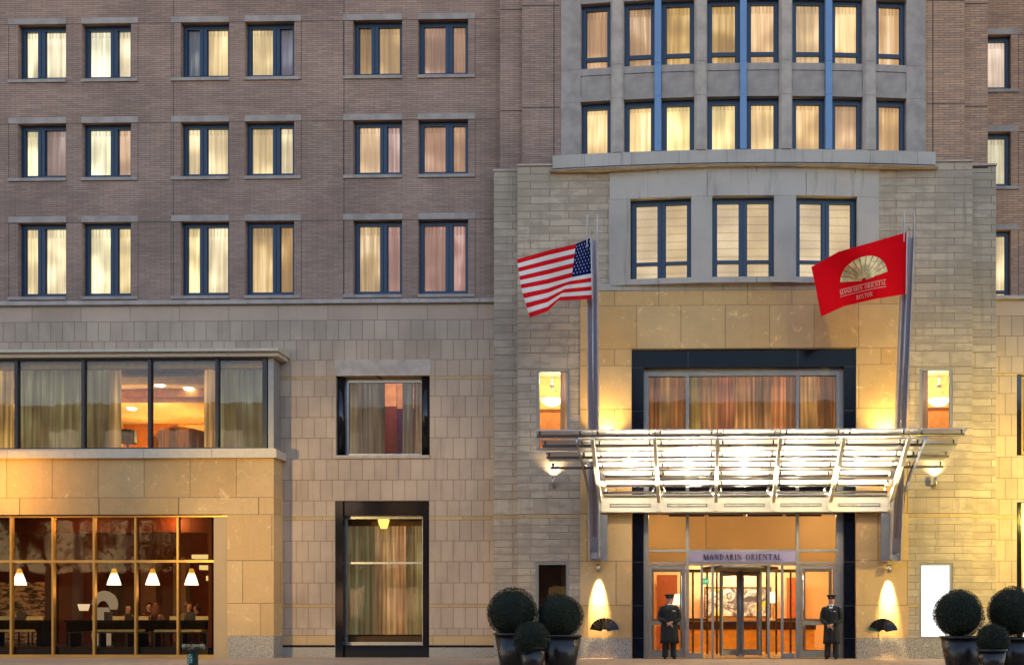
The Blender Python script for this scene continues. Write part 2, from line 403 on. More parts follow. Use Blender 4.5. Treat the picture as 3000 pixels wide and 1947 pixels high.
# unseen dark shell added behind the front to keep sky light out of gaps
m = M(); m.box(XL-.05, XR+.05, 9.6, 9.8, -.5, ZTOP); m.box(XL-.06, XL-.0, .02, 9.6, -.5, ZTOP); m.box(XR, XR+.06, .02, 9.6, -.5, ZTOP); m.box(XL-.05, XR+.05, -.2, 9.8, ZTOP+.002, ZTOP+.2)
m.build("sky_block_shell", plain("dark_shell", (.02,.018,.016), .9), B)
# cornice below the brick
co = M(); zc1 = PZ(880, YW, 720); zc0 = PZ(892, YW, 720); xa = XL
step = .985; i = 0
while xa < PX(1446, YW):
    xb = min(xa+step-.008, PX(1449, YW)); co.xprism([(YW-.10,zc0),(YW-.10,zc1-.03),(YW-.06,zc1),(YW+.05,zc1),(YW+.05,zc0)], xa, xb); xa += step
co.build("cornice", lime, B)

# ---------------------------------------------------------------- left wing, stone storeys
rowpx = [1925,1895,1889,1860,1840,1778,1768,1706,1644,1583,1521.5,1511.5,1465,1404,1343,1281,1220,1159,1109,1100,1052,993,935,891]
mats_ = [granite, blackst, stoneG, stoneW, stoneWF]
kinds = {0:(0,1.1),1:(1,2),2:(2,.9),4:(3,.345),5:(2,.8),10:(2,.8),18:(2,.8),22:(4,1.42)}
courses = []
zz = [PZ(p, YW, 1440) for p in rowpx]; zz[0] = -.6
for i in range(len(zz)-1):
    mm, bw_ = kinds.get(i, (3, .345)); courses.append((zz[i], zz[i+1], bw_, mm))
hm = (PX(984,YW), PX(1259,YW), PZ(1333,YW,1120), PZ(1100,YW,1120), .5)          # middle window
hl = (PX(981.5,YW), PX(1257.4,YW), -.05, PZ(1466.5,YW,1120), .5)                # tall shop window
hb = (XL, PX(800,YW), -.6, PZ(1022,YW,700), 0)                                  # behind the projecting bay
sw = wall(M(), XL, PX(1452, YW), -.6, zc0+.02, YW, [hm, hl, hb], courses, mi=3, asp=(1,1,6,.58,3.3))
sw.build("stone_wall", mats_, B)
M().box(PX(981,YW), PX(1261.5,YW), YW-.015, YW+.14, PZ(1100,YW,1120)+.002, PZ(1052,YW,1120)-.01).build("lintel", lime, B)
M().box(PX(981,YW), PX(1259,YW), YW-.04, YW+.2, PZ(1342,YW,1120), PZ(1333,YW,1120)).build("sill", lime, B)

# middle window (grey drapes, orange and purple room)
def bigframe(name, x0, x1, z0, z1, Y, fw, mat, mulls=(), trans=(), d=.1, mw=.06, pane=glass, label=None, topw=None, botw=None):
    f = M(); topw = topw or fw; botw = botw or fw
    f.box(x0, x0+fw, Y, Y+d, z0, z1); f.box(x1-fw, x1, Y, Y+d, z0, z1); f.box(x0+fw, x1-fw, Y, Y+d, z1-topw, z1); f.box(x0+fw, x1-fw, Y, Y+d, z0, z0+botw)
    for mx in mulls: f.box(mx-mw/2, mx+mw/2, Y-.008, Y+d-.004, z0+botw, z1-topw)
    xs = [x0+fw] + [v for mx in mulls for v in (mx-mw/2, mx+mw/2)] + [x1-fw]
    for tz in trans:
        for i in range(0, len(xs), 2): f.box(xs[i], xs[i+1], Y-.004, Y+d-.008, tz-mw/2, tz+mw/2)
    o = f.build(name, mat, B)
    if label: o["label"] = label
    M().face([(x0+fw,Y+d*.6,z0+botw),(x1-fw,Y+d*.6,z0+botw),(x1-fw,Y+d*.6,z1-topw),(x0+fw,Y+d*.6,z1-topw)]).build("pane", pane, o)
    return o
zt_, zb_ = PZ(1100,YW,1120), PZ(1333,YW,1120)
wf = bigframe("window", PX(1012,YW+.3), PX(1243,YW+.3), zb_+.0, zt_-.04, YW+.3, .09, alu, label="square grey metal window with drapes drawn apart")
for (pa, pb, r) in ((987,1013,.13),(1244,1256,.13)):
    ca = (PX(pa,YW+.2)+PX(pb,YW+.2))/2
    M().tube([(ca-.02, YW+.22, zb_), (ca-.02, YW+.22, zt_)], .13, 20).build("column", blackst, B)
def drape(parent, x0, x1, z0, z1, Y, col, k, mat=curtS, amp=.035, fr=22, name="curtain"):
    m = M(); n = max(8, int((x1-x0)/.03)); ph = random.random()*6
    fx = lambda x: Y + amp*math.sin((x)*fr+ph) + amp*.6*math.sin(x*fr*.43+ph*1.7)
    for j in range(n):
        xa, xb = x0+(x1-x0)*j/n, x0+(x1-x0)*(j+1)/n
        m.face([(xa-x0,fx(xa),z0),(xb-x0,fx(xb),z0),(xb-x0,fx(xb),z1),(xa-x0,fx(xa),z1)], 0, None, True)
    o = m.build(name, mat, parent, (x0,0,0)); o.color = (*col, k); return o
yD = YW+.75
for (pa, pb, c, k) in ((1005,1052,lin(130,112,84),.55),(1052,1128,lin(112,104,92),.62),(1180,1212,lin(98,94,88),.65),(1212,1250,lin(140,122,104),.6)):
    drape(wf, PX(pa,yD), PX(pb,yD), zb_-.1, zt_+.3, yD, c, k)
rm = M(); yb = YW+3.0
rm.box(PX(1090,yb)-1, PX(1163,yb), yb, yb+.1, zb_-.3, zt_+.6, 0)
rm.box(PX(1163,yb)+.004, PX(1250,yb)+1, yb, yb+.1, zb_-.3, zt_+.6, 1)
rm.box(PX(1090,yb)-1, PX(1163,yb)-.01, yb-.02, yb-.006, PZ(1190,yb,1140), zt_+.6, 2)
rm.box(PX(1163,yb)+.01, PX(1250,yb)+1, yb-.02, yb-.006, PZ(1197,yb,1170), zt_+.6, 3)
rm.box(PX(900,yb), PX(1300,yb), YW+.55, yb+.2, zb_-.4, zb_-.3, 4)
rm.box(PX(900,yb), PX(1300,yb), YW+.55, yb+.2, zt_+.6, zt_+.7, 4); rm.box(PX(960,yb)-.4, PX(960,yb)-.3, YW+.55, yb+.2, zb_-.3, zt_+.6, 4); rm.box(PX(1290,yb), PX(1290,yb)+.1, YW+.55, yb+.2, zb_-.3, zt_+.6, 4)
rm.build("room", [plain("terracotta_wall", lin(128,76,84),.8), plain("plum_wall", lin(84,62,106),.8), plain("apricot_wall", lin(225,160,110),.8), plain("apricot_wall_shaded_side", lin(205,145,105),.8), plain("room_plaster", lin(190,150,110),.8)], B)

# tall shop window
zt_, zb_ = PZ(1512,YW+.3,1120), PZ(1888,YW+.3,1120)
pf = M(); x0, x1 = hl[0], hl[1]
pf.box(x0, PX(1018,YW+.3)-.04, YW+.03, YW+.45, -.05, hl[3]-.003); pf.box(PX(1243,YW+.3)+.03, x1, YW+.03, YW+.45, -.05, hl[3]-.003)
pf.box(PX(1018,YW+.3)-.037, PX(1243,YW+.3)+.027, YW+.10, YW+.45, zt_, hl[3]-.004); pf.box(PX(1018,YW+.3)-.037, PX(1243,YW+.3)+.027, YW+.12, YW+.45, -.05, zb_)
pf.build("black_window_surround", blackst, B)
wl = bigframe("window", PX(1010,YW+.28), PX(1244,YW+.28), zb_, zt_, YW+.28, .07, alu, trans=[PZ(1648,YW+.28,1130)], mw=.055, label="tall shop window with striped sheer curtain", botw=.09, pane=glassmat("tall_shop_glass",(.85,.85,.8),.07))
yD = YW+.8
for (pa, pb, c, k) in ((1010,1098,lin(98,96,66),.85),(1098,1122,lin(150,114,80),.85),(1122,1158,lin(184,140,90),1.0),(1158,1190,lin(172,120,74),.95),(1190,1250,lin(134,116,70),.9)):
    drape(wl, PX(pa,yD), PX(pb,yD), PZ(1857,yD,1120), PZ(1540,yD,1120), yD, c, k, fr=60, amp=.02)
rm = M(); rm.box(PX(990,yD)-.2, PX(1265,yD)+.2, yD+.15, yD+.2, 0, 5); rm.box(PX(990,yD), PX(1265,yD), YW+.46, yD+.1, .05, PZ(1862,yD,1120)); rm.build("room", plain("warm_brown_room", lin(110,78,34), .7), B)

# ---------------------------------------------------------------- projecting bay, left
YL = -0.62
xc_ = PX(802, YL); xj = PX(666, YL)
zU1, zU0 = PZ(1506,YL,400), PZ(1342.5,YL,400)    # stone band between shop and bay window
cB = [(-.6, PZ(1861,YL,700), 1.15, 0), (PZ(1861,YL,700), PZ(1766,YL,700), 1.12, 1), (PZ(1766,YL,700), PZ(1641,YL,700), 1.35, 1), (PZ(1641,YL,700), PZ(1506,YL,700), 1.5, 1), (zU1, PZ(1457,YL,400), 2.25, 1), (PZ(1457,YL,400), zU0+.01, 1.3, 1)]
shop = (XL, xj, -.6, zU1, 0)
bw_ = M(); wall(bw_, XL, xc_, -.6, zU0+.01, YL, [shop], cB, mi=1, asp=(1,1.2,1,1))
for k, q in enumerate(cB):     # the return to the wall
    bw_.face([(xc_,YL,q[0]),(xc_,YW,q[0]),(xc_,YW,q[1]),(xc_,YL,q[1])], q[3], [(.3,k+.02),(.7,k+.02),(.7,k+.98),(.3,k+.98)])
bw_.face([(xj,YL,-.6),(xj,YL+.4,-.6),(xj,YL+.4,zU1),(xj,YL,zU1)], 1, [(.3,.2),(.6,.2),(.6,.9),(.3,.9)])
bw_.face([(XL,YL,zU1),(xj,YL,zU1),(xj,YL+.4,zU1),(XL,YL+.4,zU1)], 1, [(.3,.2),(.6,.2),(.6,.9),(.3,.9)])
bw_.build("bay_stone_wall", [granite, stoneP], B)
# sill of the bay window
zs1, zs0 = PZ(1320,YL,400), PZ(1342.5,YL,400)
sl = M(); xe = xc_+.12; k = 0; xa = xe
edges_ = [PX(p, YL-.1) for p in (620,421,221,22,-178,-378)] + [XL]
for e in edges_:
    sl.box(e+.006, xa-.004 if xa != xe else xe, YL-.12, YL+.3, zs0, zs1); xa = e
sl.box(XL, xe-.05, YL-.07, YL+.28, zs1+.002, PZ(1315,YL,400))
sl.box(xc_-.3, xe, YL+.301, YW-.01, zs0, zs1)
sl.build("bay_sill", zinc, B)
# roof of the bay
zr0, zr1, zr2 = PZ(1048,YL,400), PZ(1036,YL,400), PZ(1016,YL,400)
rf = M(); xr = xc_+.22; xa = xr+0
for e in [PX(p, YL-.25) for p in (628,430,232,35,-165,-365)] + [XL]:
    rf.xprism([(YL-.26,zr1),(YL-.26,zr1+.07),(YL-.2,zr1+.09),(YW+.05,zr2+.07),(YW+.05,zr1)], e+.006, xa-.004); xa = e
rf.box(XL, xr-.06, YL-.14, YW-.02, zr0, zr1-.003)
rf.build("bay_roof", zinc, B)
# bay glazing
yG = YL+.02; zb0, zb1 = PZ(1315,YL,400), zr0
gf = M(); gx = [PX(p, yG) for p in (46.5,242.5,437.5,635)]
for x in gx: gf.box(x-.045, x+.045, yG, yG+.14, zb0+.002, zb1-.003)
gf.box(XL, xc_-.28, yG+.02, yG+.12, zb0+.002, zb0+.05); gf.box(XL, xc_-.28, yG+.02, yG+.12, zb1-.06, zb1-.004)
gf.box(xc_-.33, xc_-.2, yG, yG+.14, zb0+.003, zb1-.005)
wb = gf.build("bay_window", plain("dark_anodised_mullion", (.02,.02,.028), .35), B); wb["label"] = "long projecting window with sheer curtains and warm room behind"
M().box(xc_-.17, xc_-.015, yG+.01, yG+.45, zb0+.002, zb1-.002).build("corner_post", aluP, wb)
M().face([(XL,yG+.07,zb0),(xc_-.2,yG+.07,zb0),(xc_-.2,yG+.07,zb1),(XL,yG+.07,zb1)]).build("pane", glassB, wb)
# function room behind the bay
rm = M(); xa, xb = XL, xc_-.05; y0, y1 = yG+.5, 7.0; zF, zCe = zb0-.4, PZ(1080,yG,400)
rm.box(xa, xb, 0.02, y1, zF-.1, zF, 0)                 # floor
rm.box(xa, xb, y1, y1+.1, zF, zCe+.8, 1)               # back wall
rm.box(xb, xb+.05, .05, y1, zF, zCe+.8, 1)
for (ya, yb_, z) in ((.05,1.0,7.98),(1.0,3.2,8.3),(3.2,7,7.9)):
    rm.box(xa, xb, ya, yb_-.003, z, z+.1, 2); 
rm.box(xa, xb, 1.0, 1.03, 7.985, 8.297, 2); rm.box(xa, xb, 3.16, 3.197, 7.88, 8.297, 1); rm.box(xa, xb, 3.12, 3.157, 8.02, 8.06, 3)
yq = y1-.03
rm.box(xa, xb, yq-.04, yq, PZ(1235,yq,500), PZ(1222,yq,500), 3); rm.box(PX(362,yq), PX(520,yq), yq-.02, yq, PZ(1320,yq,500), PZ(1240,yq,500), 4); rm.box(PX(545,yq), PX(640,yq), yq-.02, yq, PZ(1320,yq,500), PZ(1245,yq,500), 2)
rm.box(xa, xb, -.5, .04, zF-.1, zb0, 2); rm.box(xa, xc_-.4, yG+.22, .045, zCe+.06, zr1-.02, 1)
rm.build("room", [plain("room_carpet", (.1,.05,.02), .9), plain("amber_wall", lin(226,164,72), .8), plain("amber_ceiling", lin(238,196,130), .8), plain("amber_moulding", lin(200,130,50), .7), plain("ochre_panel", lin(170,96,36), .7)], B)
for (px, py, yy) in ((468,1119,2.5),(553,1131.5,3.02),(386,1187.5,4.13)):
    x = PX(px, yy); zz_ = (8.3 if yy < 3.2 else 7.9)-.035
    M().lathe([(.0,-.02),(.12,-.02),(.12,.0),(.15,0),(.15,.03)], (x,yy,zz_), 20).build("downlight", emis("downlight_glow", (1,.95,.8), 6), B)
yD = yG+.42
for (pa, pb, c, k) in ((-120,41,lin(190,150,80),.85),(52,238,lin(124,116,76),.72),(247,330,lin(122,114,76),.72),(330,354,lin(190,150,90),.95),(602,631,lin(206,156,92),.95),(639,700,lin(122,116,76),.72),(700,780,lin(110,108,80),.68)):
    drape(wb, PX(pa,yD)-.06, PX(pb,yD)+.03, zb0-.1, PZ(1058,yD,400), yD, c, k, amp=.05, fr=16, mat=curtS)
M().box(XL, xc_-.35, yD-.03, yD+.03, PZ(1060,yD,400), PZ(1057,yD,400)).build("curtain_rail", plain("brown_rail", lin(110,90,60), .5), wb)

# shop front of the bay
ySh = YL+.12; zt_, zb_ = zU1-.02, PZ(1916,ySh,300)
sf = M(); mx = [PX(p, ySh) for p in (31.5,153.8,274.5,396.5,520.3)]; xe = PX(629.5, ySh)
zs_ = PZ(1514,ySh,400)
sf.box(XL, xj-.003, ySh, ySh+.14, zs_, zt_)
sf.box(XL, xe, ySh-.02, ySh+.14, -.3, zb_)
sf.box(XL, xe, ySh+.001, ySh+.11, PZ(1646.6,ySh,400), PZ(1639.4,ySh,400))
for x in mx + [PX(-92,ySh), PX(-215,ySh), PX(-338,ySh)]:
    sf.box(x-.028, x+.028, ySh-.006, ySh+.12, zb_+.002, PZ(1646.6,ySh,400)-.002); sf.box(x-.028, x+.028, ySh-.006, ySh+.12, PZ(1639.4,ySh,400)+.002, zs_-.002)
wsf = sf.build("shop_window", bronze, B); wsf["label"] = "wide restaurant window in a grid of bronze mullions"
M().face([(XL,ySh+.07,zb_),(xe,ySh+.07,zb_),(xe,ySh+.07,zs_),(XL,ySh+.07,zs_)]).build("pane", glassS, wsf)
m = M(); m.face([(xe,YL+.05,-.3),(xj-.003,YL+.05,-.3),(xj-.003,YL+.05,zs_),(xe,YL+.05,zs_)][::1], 0, [(.1,.1),(.4,.1),(.4,.9),(.1,.9)])
m.box(xe+.0, xe+.03, YL+.06, YL+1.2, -.3, zs_, 0); m.build("shop_jamb", [stoneG], B)

# ---------------------------------------------------------------- stepped piers left of the entrance block
YBt = -0.45; YK = -0.65
xs0, xs1, xs2 = PX(1447,YBt), PX(1516,YK), PX(2849,YK)
zk0, zk1 = PZ(1868,YK,1700), PZ(488,YK,1600)
kc = []                       # courses of the ashlar from the ground up
pk = [(1868,1778,4.25),(1778,1768,-1),(1768,1515,12.0),(1515,1505,-1),(1505,1457,-2),(1457,1077,18.0),(1077,1030,-3),(1030,483,26.0)]
for a, b, n in pk:
    za, zb2 = PZ(a,YK,2100), PZ(b,YK,2100)
    if n == -1: kc.append((za, zb2, .9, 1))
    elif n == -2: kc.append((za, zb2, .36, 0))
    elif n == -3: kc.append((za, zb2, .75, 0))
    else:
        k = max(1, round((zb2-za)/.205))
        for i in range(k): kc.append((za+(zb2-za)*i/k, za+(zb2-za)*(i+1)/k, 1.06, 0))
kc = [(-.6, kc[0][0], 1.3, 2)] + kc
kc.append((kc[-1][1], kc[-1][1]+3, 1.06, 0))
zTop = PZ(486,YK,1550)
m = M(); wall(m, xs0, xs1, -.6, PZ(497,YBt,1480), YBt, (), kc, asp=(5.1,6,1)); m.face([(xs0,YBt,-.6),(xs0,YBt,PZ(497,YBt,1480)),(xs0,YW,PZ(497,YBt,1480)),(xs0,YW,-.6)], 0, [(.2,.2),(.2,.8),(.4,.8),(.4,.2)])
m.build("stone_pier", [stoneK, stoneG, granite], B)
m = M().box(xs0-.02, xs1, YBt-.03, YW+.2, PZ(502,YBt,1480), PZ(496,YBt,1480)); m.build("coping", lime, B)
# upper brick piers
m = M(); zq = PZ(497,YBt,1480)
wall(m, PX(1465,YBt), PX(1531,YK+.0), zq, ZTOP, YBt); m.face([(PX(1465,YBt),YW,zq),(PX(1465,YBt),YBt,zq),(PX(1465,YBt),YBt,ZTOP),(PX(1465,YBt),YW,ZTOP)], 0, [(0,zq),(.4,zq),(.4,ZTOP),(0,ZTOP)])
m.build("brick_pier", brick, B)
m = M(); xq = PX(1530,YK); wall(m, xq, PX(1660,YK), zTop, ZTOP, YK); m.face([(xq,YW,zTop),(xq,YK,zTop),(xq,YK,ZTOP),(xq,YW,ZTOP)], 0, [(0,0),(.4,0),(.4,ZTOP-zTop),(0,ZTOP-zTop)])
m.build("brick_pier", brick, B)
m = M(); wall(m, PX(2700,YK), PX(2826,YK), zTop, ZTOP, YK); wall(m, PX(2826,YBt), PX(2894,YBt), zTop-.1, ZTOP, YBt); xq = PX(2826,YK)
m.face([(xq,YK,zTop-.1),(xq,YBt,zTop-.1),(xq,YBt,ZTOP),(xq,YK,ZTOP)], 0, [(0,0),(.2,0),(.2,5),(0,5)])
xq = PX(2894,YBt); m.face([(xq,YBt,zTop-.1),(xq,1.2,zTop-.1),(xq,1.2,ZTOP),(xq,YBt,ZTOP)], 0, [(0,0),(1.6,0),(1.6,5),(0,5)])
m.build("brick_pier", brickR, B)
m = M()
for (pp, Y_) in ((1623,YK),(2733,YK)): m.box(PX(pp,YK)-.012, PX(pp,YK)+.012, YK-.004, YK+.01, zTop, ZTOP)
for (pa, pb, Y_, pys) in ((1465,1530,YBt,(28.5,325)),(1530,1640,YK,(17,315)),(2715,2826,YK,(2,303.5)),(2827,2893,YBt,(10.5,312))):
    for py in pys: z = PZ(py,Y_,(pa+pb)/2); m.box(PX(pa,Y_), PX(pb,Y_), Y_-.005, Y_+.01, z-.012, z+.008)
m.build("control_joints", wallUp, B)

# ---------------------------------------------------------------- entrance block
# three window panel is bowed; ashlar to either side
xpa, xpb = PX(1785,YK), PX(2575,YK); zpa = PZ(829,YK,2100)
xP0, xP1 = PX(1699.8,YK), PX(2661,YK)
slits = [(PX(1571,YK),PX(1669,YK),PZ(1320,YK,1620),PZ(1079,YK,1620),.16),(PX(2694,YK),PX(2791,YK),PZ(1320,YK,2740),PZ(1075,YK,2740),.16),
         (PX(1569,YK),PX(1666,YK),PZ(1868,YK,1620),PZ(1645,YK,1620),.12),(PX(2692,YK),PX(2792,YK),PZ(1871,YK,2740),PZ(1647,YK,2740),.12)]
m = M(); wall(m, xs1, xpa, -.6, zTop, YK, [(xpa,xpb,zpa-.01,99,0),(xP0,xP1,-1,zpa+.02,0)] + slits[::2], kc, asp=(5.1,6,1)); m2_ = M(); wall(m2_, xpb, xs2, -.6, zTop, YK, [(xpa,xpb,zpa-.01,99,0),(xP0,xP1,-1,zpa+.02,0)] + slits[1::2], kc, asp=(5.1,6,1)); m2_.build("ashlar_wall", [stoneK, stoneG, granite], B)
m.face([(xs1,YK,-.6),(xs1,YK,zTop),(xs1,YBt,zTop),(xs1,YBt,-.6)], 0, [(.2,.2),(.2,.8),(.3,.8),(.3,.2)])
m.face([(xs2,YBt,-.6),(xs2,YBt,zTop),(xs2,YK,zTop),(xs2,YK,-.6)], 0, [(.2,.2),(.2,.8),(.3,.8),(.3,.2)])
m.build("ashlar_wall", [stoneK, stoneG, granite], B)
xr2 = PX(2918,YBt); m = M(); wall(m, xs2, xr2, -.6, PZ(488,YBt,2880), YBt, (), kc, asp=(5.1,6,1))
m.face([(xr2,YBt,-.6),(xr2,1.3,-.6),(xr2,1.3,zTop-.05),(xr2,YBt,zTop-.05)], 0, [(.2,.2),(.8,.2),(.8,.8),(.2,.8)]); m.build("stone_pier", [stoneK, stoneG, granite], B)
m = M(); m.box(xs1-.015, xpa-.01, YK-.03, 0, zTop, zTop+.045); m.box(xpb+.01, xs2+.01, YK-.03, 0, zTop, zTop+.045); m.box(xs2+.013, xr2+.02, YBt-.03, 1.2, zTop-.03, zTop+.02)
m.build("coping", lime, B)

def bow(x, xc, hw, amp): t = (x-xc)/hw; return -amp*(1-t*t)
xbc = (xpa+xpb)/2; hb_ = (xpb-xpa)/2
YKb = YK-.03
bx = lambda x: YKb + bow(x, xbc, hb_, .24)
w3 = [(1845.5,2025),(2086.5,2267.5),(2332,2512.5)]
wx = [(PX(a,YK-.2), PX(b,YK-.2)) for a, b in w3]; zh = PZ(575,YK-.2,2180); zf = PZ(812,YK-.2,2180); zff = PZ(829,YK-.2,2180)
zcap = PZ(478,YK-.2,2180); zfr = PZ(507,YK-.2,2180)
m = M(); cut = sorted([xpa, xpb] + [v for w in wx for v in w] + [xpa+(xpb-xpa)*k/12 for k in range(1,12)])
for a, b in zip(cut, cut[1:]):
    mid = (a+b)/2; inw = any(w[0] < mid < w[1] for w in wx)
    bands = [(zfr, zcap), (zh, zfr)] + ([(zff, zf)] if inw else [(zff, zh)])
    for i, (z0, z1) in enumerate(bands):
        # joints every 2.4 m in the frieze, none inside the piers
        uv = [((a-xpa)/2.7, i+.001),((b-xpa)/2.7, i+.001),((b-xpa)/2.7, i+.999),((a-xpa)/2.7, i+.999)]
        m.face([(a,bx(a),z0),(b,bx(b),z0),(b,bx(b),z1),(a,bx(a),z1)], 0, uv)
for a, b in wx:
    yb2 = YK+.1; q = [(.3,.3)]*4
    m.face([(a,bx(a),zf),(a,yb2,zf),(a,yb2,zh),(a,bx(a),zh)],0,q); m.face([(b,yb2,zf),(b,bx(b),zf),(b,bx(b),zh),(b,yb2,zh)],0,q)
    m.face([(a,bx(a),zh),(a,yb2,zh),(b,yb2,zh),(b,bx(b),zh)],0,q); m.face([(a,bx(a),zf),(b,bx(b),zf),(b,yb2,zf),(a,yb2,zf)],0,q)
for x, s in ((xpa,1),(xpb,-1)): m.face([(x,bx(x),zff),(x,YK+.1,zff),(x,YK+.1,zcap),(x,bx(x),zcap)][::s],0,[(.3,.3)]*4)
m.build("bowed_stone_panel", stoneF, B)
jj = M()
for a, b in wx:
    for x in (a, b): jj.box(x-.006, x+.006, bx(x)-.004, bx(x)+.02, zff, zf if False else zh)
for a, b in wx:
    W = b-a; xm = (a+b)/2; sl_ = math.atan2(bx(b)-bx(a), W)
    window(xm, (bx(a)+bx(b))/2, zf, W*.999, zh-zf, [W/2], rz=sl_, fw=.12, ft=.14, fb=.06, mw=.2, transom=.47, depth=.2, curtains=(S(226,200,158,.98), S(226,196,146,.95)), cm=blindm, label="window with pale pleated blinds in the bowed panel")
# curved coping over the bowed panel
def curved(name, x0, x1, fy, yb, z0, z1, mat, n=24, lip=0):
    m = M()
    for k in range(n):
        a, b = x0+(x1-x0)*k/n, x0+(x1-x0)*(k+1)/n
        ya, yb2 = fy(a), fy(b); q = [(a/1.3, .05),(b/1.3,.05),(b/1.3,.95),(a/1.3,.95)]
        m.face([(a,ya,z0),(b,yb2,z0),(b,yb2,z1),(a,ya,z1)], 0, q); m.face([(a,ya,z1),(b,yb2,z1),(b,yb,z1),(a,yb,z1)], 0, q); m.face([(a,yb,z0),(b,yb,z0),(b,yb2,z0),(a,ya,z0)], 0, q)
    m.face([(x0,yb,z0),(x0,fy(x0),z0),(x0,fy(x0),z1),(x0,yb,z1)],0,[(.3,.3)]*4); m.face([(x1,fy(x1),z0),(x1,yb,z0),(x1,yb,z1),(x1,fy(x1),z1)],0,[(.3,.3)]*4)
    return m.build(name, mat, B)
curved("curved_coping", PX(1640,YK), PX(2720,YK), lambda x: YK-.05+bow(x, xbc, 5.5, .34), 0, PZ(477.5,YK-.3,2180), PZ(473,YK-.3,2180), limeB)
# ledge band and travertine portal
zl = PZ(850,YK,2100)
YP = YK-.02
m = M(); xo0, xo1 = PX(1850,YP), PX(2508.5,YP); zo = PZ(1021,YP,2180); zg = PZ(1868,YP,2100)
pc = [(-.6, zg, 3.0, 1)]
ptz = [1868,1771.6,1642,1503,1350,1197,1069,1021,893.4,850]
for i in range(len(ptz)-1): pc.append((PZ(ptz[i],YP,2100), PZ(ptz[i+1],YP,2100), 1.22 if i > 3 else 1.6, 0))
wall(m, xP0, xP1, -.6, zl, YP, [(xo0,xo1,-.61,zo,.13)], pc, asp=(1.2,1,1))
m.build("travertine_portal", [stoneP, granite], B)
m = M(); wall(m, xP0, xP1, zl, PZ(829,YP,2100), YP-.015, (), [(zl, PZ(829,YP,2100), 2.44, 0)]); m.face([(xP0,YP-.015,PZ(829,YP,2100)),(xP1,YP-.015,PZ(829,YP,2100)),(xP1,YK+.02,PZ(829,YP,2100)),(xP0,YK+.02,PZ(829,YP,2100))],0,[(.3,.3)]*4)
m.build("stone_band", [stoneF], B)
M().box(xP0-.0, xP1+.0, YK+.012, YK+.06, PZ(829,YK,2100)-.25, PZ(829,YK,2100)+.02).build("band_backing", lime, B)
# black granite surround of the entrance
yS = YP+.06
m = M(); xi0, xi1 = PX(1886,yS+.1), PX(2471,yS+.1); zi = PZ(1077,yS+.1,2180); zso = zo-.03
m.box(xo0+.02, xi0, yS, yS+.35, -.02, zso); m.box(xi1, xo1-.02, yS, yS+.35, -.02, zso); m.box(xi0+.002, xi1-.002, yS+.003, yS+.35, zi, zso-.001)
m.build("black_granite_surround", plain("black_polished_panel", (.004,.006,.014), .14, var=.3, scale=8, spec=.12), B)
m = M()
for px in (2016,2337): m.box(PX(px,yS)-.005, PX(px,yS)+.005, yS-.002, yS+.02, zi, zso)
for py in (1645,1773,1868,1075,1203): 
    z = PZ(py,yS,2180); m.box(xo0+.02, xi0, yS-.002, yS+.02, z-.004, z+.004); m.box(xi1, xo1-.02, yS-.002, yS+.02, z-.004, z+.004)
m.build("surround_joints", plain("grey_joint", lin(92,92,100), .7), B)
m = M().box(xo0, xo1, YP-.012, YP+.1, zo-.004, zo+.018); m.build("portal_trim", stoneG, B)

# ---------------------------------------------------------------- slit windows
rnd = random.Random(3)
for k, (a, b, z0, z1, _) in enumerate(slits):
    up = k < 2
    fr = M(); Y = YK+.02; fw = .075
    fr.box(a, a+fw, Y, Y+.12, z0, z1); fr.box(b-fw, b, Y, Y+.12, z0, z1); fr.box(a+fw, b-fw, Y, Y+.12, z1-fw, z1); fr.box(a+fw, b-fw, Y, Y+.12, z0, z0+fw)
    o = fr.build("window", aluP, B); o["label"] = ["narrow upper window left of the entrance with bowl lamp inside","narrow upper window right of the entrance with bowl lamp inside","dark narrow window behind the left shrubs","glowing white narrow window left of the right shrubs"][k]
    M().face([(a+fw,Y+.07,z0+fw),(b-fw,Y+.07,z0+fw),(b-fw,Y+.07,z1-fw),(a+fw,Y+.07,z1-fw)]).build("pane", glass if k != 2 else glassD, o)
    if up:
        r = M(); yb = YK+2.6; e = .9
        zr = PZ(1198,yb,1620); zq_ = PZ(1208,yb,1620)
        r.box(a-e, b+e, yb, yb+.05, z0-.5, zq_, 0); r.box(a-e, b+e, yb-.01, yb+.05, zq_, zr, 1); r.box(a-e, b+e, yb, yb+.05, zr, z1+.5, 2)
        r.box(a-e, a-e+.05, Y+.2, yb, z0-.5, z1+.5, 2); r.box(b+e-.05, b+e, Y+.2, yb, z0-.5, z1+.5, 2)
        zce = PZ(1122,YK+1.6,1620)
        r.box(a-e+.05, b+e-.05, Y+.2, yb, z1+.3, z1+.4, 3); r.box(a-e+.05, b+e-.05, Y+.2, yb, z0-.5, z0-.4, 0)
        r.build("room", [plain("orange_wall", lin(238,166,112), .8), plain("red_brown_rail", lin(150,80,50), .6), plain("cream_wall", lin(250,225,150), .8), plain("cream_ceiling", lin(250,240,200), .8)], B)
        if k == 0: drape(o, b-.30, b-.02, z0-.2, z1+.1, YK+.32, lin(190,140,100), .75, amp=.02, fr=50)
        else: drape(o, a+.02, a+.30, z0-.2, z1+.1, YK+.32, lin(190,140,100), .75, amp=.02, fr=50)
    elif k == 2:
        M().box(a, b, YK+.5, YK+.55, z0, z1).build("room", plain("dark_room_panel", (.012,.011,.01), .6), B)
    else:
        M().box(a+.02, b-.02, YK+.3, YK+.34, z0, z1).build("light_panel", emis("backlit_white_panel", (1,1,.97), 2.2), o)

